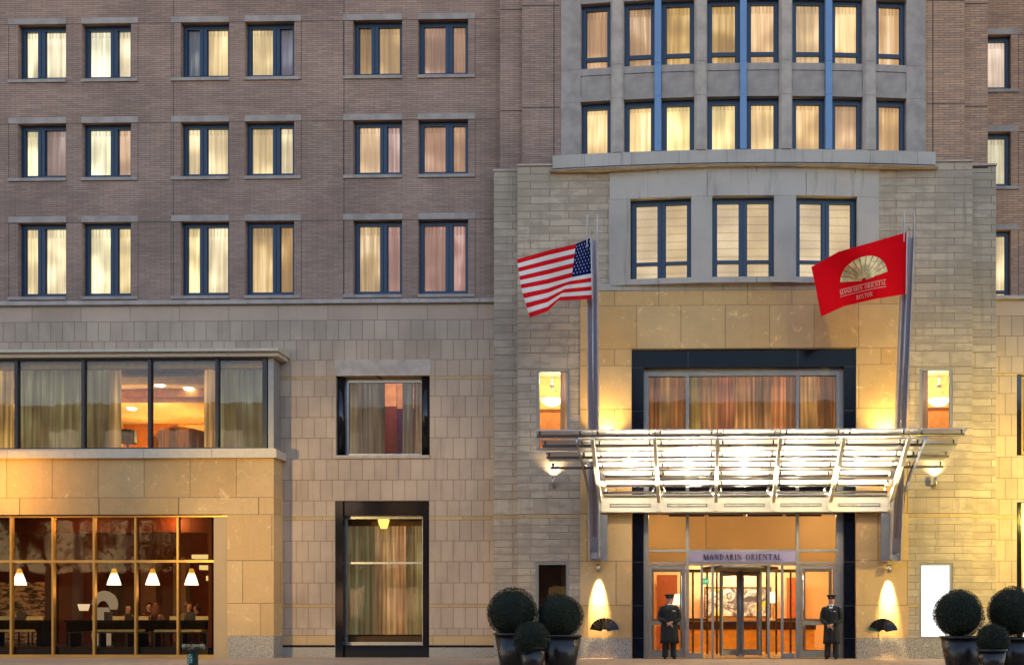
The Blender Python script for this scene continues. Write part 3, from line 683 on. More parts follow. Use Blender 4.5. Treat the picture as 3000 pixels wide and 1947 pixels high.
# ---------------------------------------------------------------- entrance glazing
yE = yS+.2
E = M(); xg = [PX(1885,yE), PX(1900,yE), PX(2009,yE), PX(2018.5,yE), PX(2332,yE), PX(2341,yE), PX(2450,yE), PX(2471,yE)]
zE = [0, PZ(1651,yE,2180), PZ(1645,yE,2180), PZ(1615,yE,2180), PZ(1608,yE,2180), PZ(1100,yE,2180), PZ(1078,yE,2180)]
zE[0] = 0.0
E.box(xg[0], xg[1], yE, yE+.14, 0, zE[6]); E.box(xg[6], xg[7], yE, yE+.14, 0, zE[6])
E.box(xg[1], xg[6], yE, yE+.14, zE[5], zE[6])
E.box(xg[2], xg[3], yE-.02, yE+.13, 0, zE[5]-.002); E.box(xg[4], xg[5], yE-.02, yE+.13, 0, zE[5]-.002)
for (a, b) in ((1,2),(3,4),(5,6)):
    E.box(xg[a], xg[b], yE+.003, yE+.125, zE[1], zE[2]); E.box(xg[a], xg[b], yE+.003, yE+.125, zE[3], zE[4])
    zt2 = PZ(1505,yE,2180); E.box(xg[a], xg[b], yE+.003, yE+.125, zt2, PZ(1440,yE,2180))
eg = E.build("entrance_glazing", aluP, B)
g = M()
for (a, b) in ((1,2),(3,4),(5,6)):
    g.face([(xg[a],yE+.07,zE[4]),(xg[b],yE+.07,zE[4]),(xg[b],yE+.07,zE[5]),(xg[a],yE+.07,zE[5])])
    if a != 3: g.face([(xg[a],yE+.07,zE[2]),(xg[b],yE+.07,zE[2]),(xg[b],yE+.07,zE[3]),(xg[a],yE+.07,zE[3])])
g.build("pane", glass, eg)
# striped curtain above the canopy
yD = yE+.45; cs = [(1895,1930,lin(140,84,36)),(1930,1965,lin(170,120,60)),(1965,2010,lin(150,92,42)),(2010,2050,lin(176,140,66)),(2050,2100,lin(164,110,56)),(2100,2150,lin(190,112,68)),(2150,2200,lin(196,130,66)),(2200,2260,lin(186,128,72)),(2260,2300,lin(200,120,60)),(2300,2345,lin(150,96,56)),(2345,2390,lin(196,140,70)),(2390,2460,lin(150,92,38))]
for a, b, c in cs: drape(eg, PX(a,yD), PX(b,yD)+.02, PZ(1300,yD,2180), PZ(1104,yD,2180), yD+random.uniform(-.02,.02), c, random.uniform(.75,1.0), fr=30, amp=.03)
M().box(xg[1], xg[6], yD+.12, yD+.2, PZ(1400,yD,2180), zE[5]+.3).build("curtain_backing", plain("brown_backing", lin(90,50,24), .8), eg)

# right brick wing (set back) and its stone base
YR = 1.15
rr = [(PZ(262,YR,2930),PZ(101.5,YR,2930)),(PZ(546,YR,2930),PZ(386,YR,2930)),(PZ(892,YR,2930),PZ(673,YR,2930))]
zcr0, zcr = PZ(877,YW,2950), PZ(867,YW,2950)
hr = []
for k, (z0, z1) in enumerate(rr):
    a, b = PX(2815,YR), PX(2962,YR); hr.append((a, b, z0, z1, .18))
    window((a+b)/2, YR, z0, b-a, z1-z0, [(b-a)-.11-.75-.1] if k < 2 else [.5], curtains=[(S(240,215,190,1.1),)*2,(S(206,196,158,1.0),)*2,(S(252,228,170,1.15),)*2][k], transom=.42 if k == 2 else None, label=["top window of the set back wing at the right edge","second window of the set back wing at the right edge","third window of the set back wing at the right edge"][k], fb=.14)
    M().box(a-.02, b+.22, YR-.012, YR+.1, z1+.003, z1+.175).build("lintel", limeB, B)
    M().box(a-.02, b+.22, YR-.045, YR+.14, z0-.09, z0-.003).build("sill", limeB, B)
    M().box(b+.214, b+.226, YR-.003, YR+.01, z0, z1).build("control_joints", wallUp, B)
m = M(); wall(m, PX(2880,YR), XR, zcr0-.3, ZTOP, YR, hr); m.build("brick_wall", brickR, B)
m = M(); ja = PX(2900,YR); 
for (z0, z1) in rr: m.box(hr[0][1]+.22, XR, YR-.003, YR+.01, z1-.012, z1+.001)
m.build("control_joints", wallUp, B)
m = M(); cR = [(a, b, w, mm) for a, b, w, mm in courses]
hwr1 = (PX(2979,YW), XR-1.5, PZ(1333,YW,2990), PZ(1095,YW,2990), .3); hwr2 = (PX(2979,YW), XR-1.5, -.05, PZ(1470,YW,2990), .3)
wall(m, xr2-.2, XR, -.6, zcr0+.05, YW, [hwr1, hwr2], cR, mi=3, asp=(1,1,6,.58,3.3)); m.face([(xr2-.2,YW,zcr0+.05),(XR,YW,zcr0+.05),(XR,YR+.1,zcr0+.05),(xr2-.2,YR+.1,zcr0+.05)], 3, [(.3,.3)]*4)
m.build("stone_wall", mats_, B)
m = M(); m.xprism([(YW-.1,zcr0),(YW-.1,zcr-.02),(YW-.05,zcr+.01),(YW+.4,zcr+.01),(YW+.4,zcr0)], xr2+.005, XR); m.build("cornice", lime, B)
for h, em in ((hwr1, emis("amber_window_glow", lin(190,140,60), .9)), (hwr2, emis("white_shop_glow", (1,1,.95), 1.6))):
    m = M(); m.box(h[0], h[0]+.14, .04, .29, h[2], h[3]-.002); o = m.build("black_window_surround", blackst, B)
    o = bigframe("window", h[0]+.14, h[1], h[2]+.05, h[3]-.05, .12, .07, bronze, label="tall lit window at the right edge of the facade")
    M().box(h[0]+.1, h[1], .32, .36, h[2], h[3]).build("light_panel", em, o)

# ---------------------------------------------------------------- curved stone bay with two rows of windows
xb0, xb1 = PX(1641.5,YK-.2), PX(2715,YK-.2); xbm = (xb0+xb1)/2; hbw = (xb1-xb0)/2
YBy = YK-.02
by = lambda x, a=.3: YBy + bow(x, xbm, hbw, a)
units = [(1699.8,1789),(1827,1919),(1937.6,2034),(2071.5,2167.6),(2186.6,2281.7),(2320,2416.5),(2436,2528),(2567,2657.5)]
ux = [(PX(a,YBy-.2), PX(b,YBy-.2)) for a, b in units]
bz0 = PZ(441,YBy-.3,2180); bh = PZ(282.5,YBy-.3,2180); bs1 = PZ(185.5,YBy-.3,2180); bh2 = PZ(-8,YBy-.3,2180)
bt = [S(214,168,120,1.05),S(196,156,112,1),S(206,166,92,1.02),S(202,162,88,1.02),S(240,196,140,1.05),S(240,204,150,1.1),S(252,214,150,1.15),S(214,168,108,1.02)]
bl = [S(250,212,145,1.15),S(252,214,145,1.15),S(255,226,150,1.3),S(255,228,155,1.3),S(250,212,145,1.15),S(240,196,130,1.08),S(222,180,130,1.05),S(212,166,104,1.02)]
for k, (a, b) in enumerate(ux):
    rzb = math.atan2(by(b)-by(a), b-a); ym = (by(a)+by(b))/2; W = (b-a)/math.cos(rzb)
    fl, fr_ = .13, .13
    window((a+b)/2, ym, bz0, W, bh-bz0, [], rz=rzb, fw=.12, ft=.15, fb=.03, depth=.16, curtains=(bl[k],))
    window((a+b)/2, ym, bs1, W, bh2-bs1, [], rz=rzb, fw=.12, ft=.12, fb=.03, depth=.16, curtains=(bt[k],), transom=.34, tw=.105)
    sp = M(); H_ = bs1-bh
    sp.box(-W/2, W/2, .02, .35, 0, H_, 0); sp.box(-W/2+.01, W/2-.01, .0, .03, .18*H_+.0, H_*.78, 0); sp.box(-W/2, W/2, -.02, .05, H_*.79, H_, 0); sp.box(-W/2, W/2, -.02, .05, 0, H_*.17, 0)
    sp.build("spandrel", limeB, B, ((a+b)/2, ym, bh), rzb)
    tp = M(); tp.box(-W/2, W/2, 0, .35, 0, 1.2); tp.build("spandrel", limeB, B, ((a+b)/2, ym, bh2), rzb)
def post(a, b, name, mat, pr, pb=.4):
    rzb = math.atan2(by(b)-by(a), b-a); ym = (by(a)+by(b))/2; W = (b-a)
    m = M(); zj = [bz0, PZ(276,YBy-.4,2180), PZ(177,YBy-.4,2180), ZTOP]
    for z0, z1 in zip(zj, zj[1:]):
        if name == "pilaster":
            m.prism if False else None
            n0 = len(m.v); ch = .05
            poly = [(-W/2, pb),(-W/2,-pr*.3),(-W/2+ch*1.4,-pr),(W/2-ch,-pr),(W/2,-pr*.3),(W/2,pb)]
            kk = len(poly); m.v += [(x,y,z0+.004) for x, y in poly] + [(x,y,z1-.004) for x, y in poly]
            for i in range(kk):
                j = (i+1)%kk; m.f.append([n0+i,n0+j,n0+kk+j,n0+kk+i]); m.mi.append(0); m.uv.append(None); m.sm.append(False)
            m.f.append([n0+i for i in range(kk)][::-1]); m.f.append([n0+kk+i for i in range(kk)]); m.mi += [0,0]; m.uv += [None]*2; m.sm += [False]*2
        else: m.box(-W/2, W/2, -pr, pb, z0+.004, z1-.004)
    m.build(name, mat, B, ((a+b)/2, ym, 0), rzb)
for i in (0,2,4,6): post(ux[i][1], ux[i+1][0], "pilaster", lime, .12)
for i in (1,3,5): post(ux[i][1], ux[i+1][0], "blue_fin", blueL, .10)
for (a, b) in ((xb0, ux[0][0]), (ux[7][1], xb1)):
    m = M(); zj = [bz0, bh, bs1, ZTOP]
    for i, (z0, z1) in enumerate(zip(zj, zj[1:])): m.box(-(b-a)/2, (b-a)/2, -.02, .5, z0+.003, z1-.003)
    m.build("stone_pier", limeB, B, ((a+b)/2, (by(a)+by(b))/2, 0), math.atan2(by(b)-by(a), b-a))
curved("bay_base", PX(1617,YBy-.2), PX(2744,YBy-.2), lambda x: YBy-.08+bow(x, xbm, hbw+.3, .3), YK+.3, PZ(474,YBy-.4,2180), bz0, stoneF)
curved("bay_base_moulding", PX(1608,YBy-.2), PX(2752,YBy-.2), lambda x: YBy-.12+bow(x, xbm, hbw+.35, .3), YK+.3, PZ(475,YBy-.5,2180)-.022, PZ(475,YBy-.5,2180)+.002, limeB)
# ================================================================== lettering: upright serif capitals drawn as strokes
def glyph(ch):
    T, t = .15, .055; out = []
    def st(x0, y0, x1, y1, w): out.append([(x0-w/2,y0),(x0+w/2,y0),(x1+w/2,y1),(x1-w/2,y1)])
    def sf(x, y, hw=.13): out.append([(x-hw,y),(x+hw,y),(x+hw,y+.045),(x-hw,y+.045)])
    def rc(a, b, c, d): out.append([(a,c),(b,c),(b,d),(a,d)])
    def arc(cx, cy, rx, ry, a0, a1, th=T, tn=t, n=14):
        for i in range(n):
            p = []
            for a, o in ((a0+(a1-a0)*i/n, 0),(a0+(a1-a0)*(i+1)/n, 0),(a0+(a1-a0)*(i+1)/n, 1),(a0+(a1-a0)*i/n, 1)):
                c_, s_ = math.cos(R(a)), math.sin(R(a)); p.append((cx+c_*(rx-o*th), cy+s_*(ry-o*tn)))
            out.append(p)
    w = .7
    if ch == "M": st(.12,0,.12,1,t); st(.14,1,.48,0,T); st(.48,0,.84,1,t); st(.84,0,.84,1,T); sf(.12,0,.1); sf(.84,0); sf(.12,.955,.1); sf(.84,.955,.1); w = .98
    elif ch == "A": st(.08,0,.38,1,t); st(.38,1,.68,0,T); rc(.2,.58,.33,.38); sf(.08,0,.1); sf(.68,0,.12); w = .76
    elif ch == "N": st(.12,0,.12,1,t); st(.14,1,.7,0,T); st(.7,0,.7,1,t); sf(.12,0,.1); sf(.12,.955,.12); sf(.7,.955,.1); w = .84
    elif ch == "D": st(.17,0,.17,1,T); sf(.17,0); sf(.17,.955); arc(.24,.5,.5,.5,-90,90); w = .8
    elif ch == "R": st(.17,0,.17,1,T); sf(.17,0); sf(.17,.955); arc(.24,.735,.34,.265,-90,90); st(.34,.5,.66,0,T); w = .74
    elif ch == "I": st(.17,0,.17,1,T); sf(.17,0); sf(.17,.955); w = .34
    elif ch == "O": arc(.43,.5,.4,.5,0,360,n=24); w = .86
    elif ch == "E": st(.17,0,.17,1,T); rc(.06,.6,0,.05); rc(.06,.58,.95,1); rc(.2,.48,.49,.54); rc(.56,.6,0,.2); rc(.54,.58,.82,1); w = .66
    elif ch == "T": st(.36,0,.36,1,T); sf(.36,0); rc(.03,.69,.95,1); rc(.03,.07,.78,1); rc(.65,.69,.78,1); w = .72
    elif ch == "L": st(.17,0,.17,1,T); sf(.17,.955); rc(.06,.6,0,.05); rc(.56,.6,0,.24); w = .64
    elif ch == "B": st(.17,0,.17,1,T); arc(.24,.755,.3,.245,-90,90); arc(.24,.265,.36,.265,-90,90); w = .68
    elif ch == "S": arc(.3,.75,.24,.25,20,270,T*.8); arc(.3,.25,.25,.25,-160,90,T*.8); w = .6
    elif ch == "G": arc(.43,.5,.4,.5,45,320,n=20,tn=.13); rc(.45,.83,.38,.5); rc(.7,.83,.12,.5); w = .9
    elif ch == "1": st(.3,0,.3,1,.15); st(.1,.78,.3,1,.12); w = .5
    elif ch == "7": rc(.03,.6,.87,1); st(.2,0,.55,.9,.15); w = .66
    elif ch == "X": st(.1,0,.6,1,.14); st(.6,0,.1,1,.14); w = .7
    else: w = .38
    return out, w
def text_polys(s, h, sp=.12):
    x = 0; polys = []
    for ch in s:
        g, w = glyph(ch); polys += [[((px+x)*h, pz*h) for px, pz in p] for p in g]; x += w+sp
    return polys, (x-sp)*h
def put_text(m, s, xc, z0, h, Y, mi=0, sp=.12, width=None, thick=.006):
    polys, w = text_polys(s, h, sp); k = (width/w) if width else 1
    for i, p in enumerate(polys): m.prism([(xc+(px-w/2)*k, z0+pz) for px, pz in p], Y-.0006*(i%7), Y+thick, mi)

# ================================================================== entrance: sign panel and doors (parts of the hotel)
Ysg = yE+.02
sg = thing("hotel_sign", ((xg[3]+xg[4])/2, Ysg, zE[2]), "silver sign panel with black serif capitals over the revolving door", "sign")
w_ = xg[4]-xg[3]; h_ = zE[3]-zE[2]
M().box(-w_/2+.004, w_/2-.004, -.03, .06, .004, h_-.004).build("panel", plain("silver_sign_metal", lin(172,160,196), .2, metal=.25, var=.12, scale=1.2), sg)
m = M(); put_text(m, "MANDARIN ORIENTAL", (PX(2060.7,Ysg)+PX(2288.7,Ysg))/2-(xg[3]+xg[4])/2, PZ(1638.5,Ysg,2180)-zE[2], .155, -.045, sp=.16, width=PX(2288.7,Ysg)-PX(2060.7,Ysg), thick=.014)
m.build("lettering", plain("black_letters", (.004,.004,.004), .4), sg)

def door(x0, x1, z1, Y, hinge_left, name="door"):
    f = M(); s = .085
    f.box(x0+.01, x0+s, Y, Y+.06, .02, z1); f.box(x1-s, x1-.01, Y, Y+.06, .02, z1); f.box(x0+s, x1-s, Y, Y+.06, z1-.1, z1); f.box(x0+s, x1-s, Y, Y+.06, .02, .2)
    zt_ = PZ(1823, Y, 2180); f.box(x0+s, x1-s, Y+.001, Y+.058, zt_-.06, zt_+.05)
    o = f.build(name, aluP, B); M().face([(x0+s,Y+.03,.2),(x1-s,Y+.03,.2),(x1-s,Y+.03,z1-.1),(x0+s,Y+.03,z1-.1)]).build("pane", glass, o)
    hx = x1-s-.03 if hinge_left else x0+s+.03
    hm_ = M(); hm_.tube([(hx,Y-.07,.3),(hx,Y-.07,2.35)], .016, 10); 
    for z in (.5, 2.15): hm_.tube([(hx,Y-.07,z),(hx,Y+.01,z)], .01, 8)
    hm_.build("handle", steel, o); return o
door(xg[1], xg[2], zE[1]-.03, yE+.03, True)
door(xg[5], xg[6], zE[1]-.03, yE+.03, False)
# inner vestibule doors
yV = yE+2.6
for a, b in ((PX(1915,yV),PX(1992,yV)),(PX(2360,yV),PX(2428,yV))):
    f = M(); f.box(a-.09, a, yV, yV+.08, 0, 2.6); f.box(b, b+.09, yV, yV+.08, 0, 2.6); f.box(a, b, yV, yV+.08, 2.5, 2.6); f.box(a, b, yV, yV+.08, 0, .15); f.box(a, b, yV+.01, yV+.07, 1.0, 1.08)
    o = f.build("inner_door", aluP, B); o["label"] = "second door of the vestibule behind the outer one"
    M().face([(a,yV+.04,.15),(b,yV+.04,.15),(b,yV+.04,2.5),(a,yV+.04,2.5)]).build("pane", glass, o)
# revolving door
zc_ = PZ(1655,yE,2180); rx = (PX(2088,yE)+PX(2252,yE))/2+.02
rev = M(); Yr = yE+.95; rad = 1.0
for px in (2056,2088,2252,2292): 
    x = PX(px,yE); rev.box(x-.035, x+.035, yE+.02, yE+.1, 0, zc_)
rev.box(xg[3], xg[4], yE-.02, yE+.12, zc_-.0, zc_+.02); 
rv = rev.build("revolving_door", aluP, B); rv["label"] = "four wing revolving door in the middle of the entrance"
m = M(); m.lathe([(rad+.1, zc_-.1),(rad+.1, zc_-.004),(.0, zc_-.004)], (rx,Yr,0), 32); m.build("door_canopy", plain("drum_ceiling", lin(120,104,80), .5), rv)
m = M()
for a0, a1 in ((200,238),(302,340)):
    for i in range(6):
        t0, t1 = R(a0+(a1-a0)*i/6), R(a0+(a1-a0)*(i+1)/6)
        m.face([(rx+rad*math.cos(t0),Yr+rad*math.sin(t0),.1),(rx+rad*math.cos(t1),Yr+rad*math.sin(t1),.1),(rx+rad*math.cos(t1),Yr+rad*math.sin(t1),zc_-.1),(rx+rad*math.cos(t0),Yr+rad*math.sin(t0),zc_-.1)], 0, None, True)
m.build("curved_glass", glass, rv)
cp = M().tube([(rx,Yr,.02),(rx,Yr,zc_-.1)], .045, 14); cp.lathe([(.13,0),(.13,.05),(.06,.08)], (rx,Yr,.02), 18); cp.build("centre_post", alu, rv)
for ang in (-52,-128,52,128):
    d = (math.cos(R(ang)), math.sin(R(ang))); wv = M()
    q = lambda r_, z: (rx+d[0]*r_, Yr+d[1]*r_, z)
    L = .88
    for r_ in (.1, L): wv.obox(q(r_,.06), q(r_,zc_-.13), .055, .07, up=(d[0],d[1],0))
    wv.obox(q(.13,.14), q(L-.03,.14), .05, .15); wv.obox(q(.13,zc_-.19), q(L-.03,zc_-.19), .05, .1)
    wv.obox(q(.13,1.02), q(L-.03,1.02), .03, .03)
    o = wv.build("door_wing", aluP, rv)
for (a, b) in ((xg[3], PX(2056,yE)), (PX(2292,yE), xg[4])):
    M().box(a+.004, b-.035, yE+.03, yE+.09, .0, .14).build("sidelight_base", aluP, rv)
    M().face([(a,yE+.06,.14),(b,yE+.06,.14),(b,yE+.06,zc_),(a,yE+.06,zc_)]).build("sidelight_pane", glass, rv)

# lobby room
lob = M(); xa, xb = xg[0]-2.2, xg[7]+2.2; y0, y1 = yE+.16, yE+8.0; zL = 4.25
lob.box(xa, xb, y0, y1, -.1, -.003, 0)
lob.box(xa, xb, y1, y1+.1, 0, zL, 1); lob.box(xa-.1, xa, y0, y1, 0, zL, 1); lob.box(xb, xb+.1, y0, y1, 0, zL, 1)
lob.box(xa, xb, y0, y1, zL, zL+.1, 2)
zw = 2.72; yv = yE+3.2
lob.box(xa, xb, yv, yv+.06, zw, zL-.002, 1)                      # bulkhead over the inner doors
lob.box(xa, PX(1905,yv), yv-.02, yv+.02, 0, zw-.004, 4); lob.box(PX(2438,yv), xb, yv-.02, yv+.02, 0, zw-.004, 4)
lob.box(PX(2003,yv)-.05, PX(2003,yv)+.05, yv-.02, yv+.05, 0, zw-.004, 3); lob.box(PX(2345,yv)-.05, PX(2345,yv)+.05, yv-.02, yv+.05, 0, zw-.004, 3)
yb = y1-.03
lob.box(PX(1925,yb), PX(1985,yb), yb-.4, yb-.35, 0, 2.6, 5); lob.box(PX(2302,yb), PX(2330,yb), yb-.4, yb-.35, 0, 2.5, 6)
lob.build("lobby_interior", [plain("marble_floor", lin(215,175,110), .25), plain("warm_lobby_wall", lin(232,192,138), .8, var=.04, scale=1), plain("lobby_ceiling", lin(248,225,185), .8), plain("lobby_metal_post", lin(120,105,85), .4, metal=.4), plain("cream_lobby_wall", lin(240,205,150), .8), plain("red_wood_panel", lin(140,70,34), .45), plain("orange_wood_panel", lin(186,88,30), .45)], B)
vf = M()
for px in (2030,2072,2100,2246,2274,2316): x = PX(px,yv); vf.box(x-.03, x+.03, yv-.05, yv+.02, 0, 2.5)
vf.box(PX(2008,yv), PX(2340,yv), yv-.06, yv+.03, 2.503, 2.6); vf.box(PX(2008,yv), PX(2070,yv), yv-.045, yv+.015, 1.02, 1.1); vf.box(PX(2276,yv), PX(2340,yv), yv-.045, yv+.015, 1.02, 1.1)
vf.build("inner_door_frame", plain("bronze_door_frame", lin(104,84,58), .3, metal=.5), B)
# suspended linear fittings under the vestibule ceiling
tr = M(); yt = yE+.9
for (pa, pb) in ((1960,2063),(2076,2177),(2188,2292),(2302,2406)):
    t = M(); z = PZ(1510,yt,2180); t.box(PX(pa,yt), PX(pb,yt), yt-.05, yt+.05, z-.015, z+.04)
    for q in (.2,.85): xx = PX(pa,yt)+(PX(pb,yt)-PX(pa,yt))*q; t.tube([(xx,yt,z+.04),(xx,yt,zL-.01)], .006, 6)
    o = t.build("linear_ceiling_light", blackm, None); tag(o, "", "")
    i = (1960,2076,2188,2302).index(pa)
    tag(o, ["slim black linear ceiling light above the left entrance door, first from the left","slim black linear ceiling light over the first word of the sign","slim black linear ceiling light over the second word of the sign","slim black linear ceiling light above the right entrance door"][i], "ceiling light", "linear lights hanging inside the entrance")
# painting on the back wall
def painting_mat():
    m, nt, out = newmat("abstract_canvas"); v = mapped(nt, 1, 1, 1)
    n1 = noise(nt, v, 2.2, 6, .7, 1.5); n2 = noise(nt, v, 1.3, 3, .6, .5); n3 = noise(nt, v, 7, 5, .8, 2)
    c = mixc(nt, ramp(nt, n1, .4, .6), lin(70,60,58), lin(220,204,182)); c = mixc(nt, ramp(nt, n2, .52, .6), c, lin(206,186,40)); c = mixc(nt, ramp(nt, n3, .6, .66), c, lin(60,60,70))
    principled(nt, out, Base_Color=c, Roughness=.6); return m
yp = y1-.45; pa_, pz = P(2067,1803,yp); pb_, pz2 = P(2256,1722,yp)
pt_ = thing("lobby_painting", ((pa_+pb_)/2, yp, pz), "wide abstract painting in grey, white and yellow on the lobby wall", "painting")
w_ = (pb_-pa_)/2; h_ = pz2-pz
M().box(-w_, w_, 0, .03, 0, h_).build("canvas", painting_mat(), pt_)
m = M(); m.box(-w_-.05, -w_-.002, -.02, .05, -.05, h_+.05); m.box(w_+.002, w_+.05, -.02, .05, -.05, h_+.05); m.box(-w_, w_, -.02, .05, h_+.002, h_+.05); m.box(-w_, w_, -.02, .05, -.05, -.002); m.build("picture_frame", plain("dark_picture_frame", lin(90,50,26), .4), pt_)
yd = yE+5.4; dk = thing("reception_desk", (PX(2180,yd), yd, 0), "long dark topped reception desk with glowing orange front in the lobby", "desk")
m = M().box(-2.3, 2.3, 0, .6, 0, .72); m.build("desk_front", plain("honey_wood", lin(240,176,72), .35), dk)
M().box(-2.35, 2.35, -.04, .66, .723, .98).build("desk_top", plain("dark_wood_top", lin(70,40,22), .3), dk)
M().box(-2.36, 2.36, -.06, .68, .983, 1.02).build("counter_slab", plain("stone_slab", lin(170,140,96), .2), dk)
def table_lamp(loc, label, s=1.0, power=14):
    t = thing("table_lamp", loc, label, "lamp", "table lamps in the lobby")
    m = M().lathe([(.11,0),(.11,.02),(.03,.04),(.02,.14),(.035,.22),(.016,.34),(.014,.56)], (0,0,0), 16); m.v = [(a*s,b*s,c*s) for a,b,c in m.v]; m.build("lamp_base", plain("ivory_ceramic", lin(235,215,170), .3), t)
    m = M().lathe([(.17,.5),(.09,.82)], (0,0,0), 20); m.v = [(a*s,b*s,c*s) for a,b,c in m.v]; m.build("lamp_shade", emis("lamp_shade_glow", (1,.86,.58), 1.7), t)
    return t
x, z = P(2265.5, 1808, yE+4.9); table_lamp((x, yE+5.6, 1.022), "ivory table lamp right of the revolving door wings", 1.15)
x, z = P(1986, 1790, yE+4.4)
sideb = thing("side_table", (x, yE+4.4, 0), "small dark side table behind the left entrance door", "table"); M().box(-.35,.35,-.2,.2,.92,.97).build("table_top", plain("side_table_wood", lin(80,40,20), .4), sideb)
for sx in (-.3,.3):
    for sy in (-.15,.15): M().box(sx-.02,sx+.02,sy-.02,sy+.02,0,.918).build("leg", plain("side_table_leg", lin(70,36,18), .4), sideb)
table_lamp((x, yE+4.4, .972), "table lamp with glowing cone shade behind the left doorman", 1.1)
# exit sign
x, z = P(2068, 1702, yE+2.2); ex = thing("exit_sign", (x, yE+2.2, z), "small green exit sign hanging left of the revolving door wings", "sign")
M().box(-.085,.085,0,.03,-.09,.1).build("sign_box", emis("exit_green", lin(40,190,110), .8), ex)
m = M(); put_text(m, "EXIT", 0, -.04, .09, -.006, width=.14); m.build("lettering", emis("exit_white", (.9,1,.9), 1.4), ex); M().tube([(0,.015,.1),(0,.015,zL-z-.02)], .006, 6).build("hanger", blackm, ex)

# bowl lamps in the slit windows
for k, px in enumerate((1617,2751)):
    yy = YK+1.5; x, z = P(px, 1176, yy); t = thing("bowl_pendant", (x, yy, z), ["white bowl pendant lamp seen in the upper left slit window","white bowl pendant lamp seen in the upper right slit window"][k], "pendant lamp", "bowl pendants in the slit windows")
    M().lathe([(.0,-.13),(.12,-.12),(.22,-.07),(.30,.02),(.32,.06)], (0,0,0), 28).build("bowl", emis("white_bowl_glow", (1,.97,.88), 2.4), t)
    m = M(); 
    for a in (30,150,270): m.tube([(.28*math.cos(R(a)),.28*math.sin(R(a)),.06),(.05*math.cos(R(a)),.05*math.sin(R(a)),.42)], .006, 6)
    m.lathe([(.07,.42),(.07,.5)], (0,0,0), 12); m.tube([(0,0,.5),(0,0,PZ(1079,YK,1620)+.3-z)], .01, 8); m.build("hanger", steel, t)

# ================================================================== CANOPY
cn = thing("entrance_canopy", (0,0,0), "lit glass and steel canopy curving out over the hotel entrance", "canopy")
T = [(1275,-3.7,1573,2825.7),(1304,-3.2,1589,2802.5),(1338,-2.7,1601.5,2779.7),(1368.5,-2.2,1612.6,2763),(1394,-1.8,1772,2601),(1421,-1.45,1776,2591),(1441,-1.15,1768,2599)]
TT = []
for py, Y, a, b in T:
    z = PZ(py, Y, 2100)
    if len(TT) < 4: xa, xb = PX(a, Y), PX(b, Y)
    else: xa, xb = PX(a, Y), PX(b, Y)
    TT.append((Y, z, xa, xb))
ribs_front = [PX(p, -3.7) for p in (1735,1918,2102,2287,2473,2664)]
ribs_back = [PX(p, -.95) for p in (1760,1931,2097,2264,2430,2606)]
def ribx(i, Y): t = (Y+3.7)/2.75; return ribs_front[i]+(ribs_back[i]-ribs_front[i])*t
zfs0, zfs1 = PZ(1495.7,-.95,2100), PZ(1446,-.95,2100)
ribpath = [(Y, z-.03) for Y, z, _, _ in TT] 
for i in range(6):
    m = M(); pth = [(-3.72, TT[0][1]-.05)] + [(Y, z-.09-.0*k) for k, (Y, z, _, _) in enumerate(TT)][1:] + [(-.97, zfs1-.06)]
    # curved tapered fin
    dep = [.05,.12,.17,.19,.2,.2,.2,.16]
    w = .045
    for k in range(len(pth)-1):
        (ya, za), (yb2, zb2) = pth[k], pth[k+1]; xa, xb = ribx(i,ya), ribx(i,yb2); da, db = dep[min(k,7)], dep[min(k+1,7)]
        n0 = len(m.v); m.v += [(xa-w,ya,za),(xa+w,ya,za),(xa+w,ya-da*.5,za-da),(xa-w,ya-da*.5,za-da),(xb-w,yb2,zb2),(xb+w,yb2,zb2),(xb+w,yb2-db*.5,zb2-db),(xb-w,yb2-db*.5,zb2-db)]
        for q in ((0,1,5,4),(1,2,6,5),(2,3,7,6),(3,0,4,7)) + (((0,3,2,1),) if k == 0 else ()) + (((4,5,6,7),) if k == len(pth)-2 else ()):
            m.f.append([n0+j for j in q]); m.mi.append(0); m.uv.append(None); m.sm.append(False)
    m.box(ribx(i,-.98)-w, ribx(i,-.98)+w, -1.02, -.955, zfs0+.01, zfs1-.02)
    m.build("rib", whitep, cn)
for s, (pf_, pb2) in enumerate(((1690,1728),(2710,2644))):
    m = M(); xa, xb = PX(pf_,-3.7), PX(pb2,-1.0); pts = []
    for k, (Y, z, _, _) in enumerate(TT): t = (Y+3.7)/2.75; pts.append((xa+(xb-xa)*(t**.9), Y, z-.1))
    pts.append((xb, -.95, PZ(1500,-.95,2100)))
    for k in range(len(pts)-1): m.obox(pts[k], pts[k+1], .10, .045, up=(1,0,0)) if False else m.obox(pts[k], pts[k+1], .05, .13)
    m.build("side_arm", steel, cn)
tubem = plain("dark_steel_tube", lin(96,92,92), .3, metal=.7, var=.08)
for k, (Y, z, xa, xb) in enumerate(TT):
    m = M().tube([(xa,Y,z),(xb,Y,z)], .034, 12); o = m.build("tube", tubem, cn)
    pos = [ribx(i, Y)+d for i in range(6) for d in ((-.14,.14) if 0 < i < 5 else (.14,) if i == 0 else (-.14,))] + ([xa+.07, ribx(0,Y)-.3, xb-.07, ribx(5,Y)+.3] if k < 4 else [])
    for x in pos: M().lathe([(.022,.02),(.022,.112),(.042,.115),(.042,.128),(0,.13)], (x,Y,z), 10).build("clamp", steel, o)
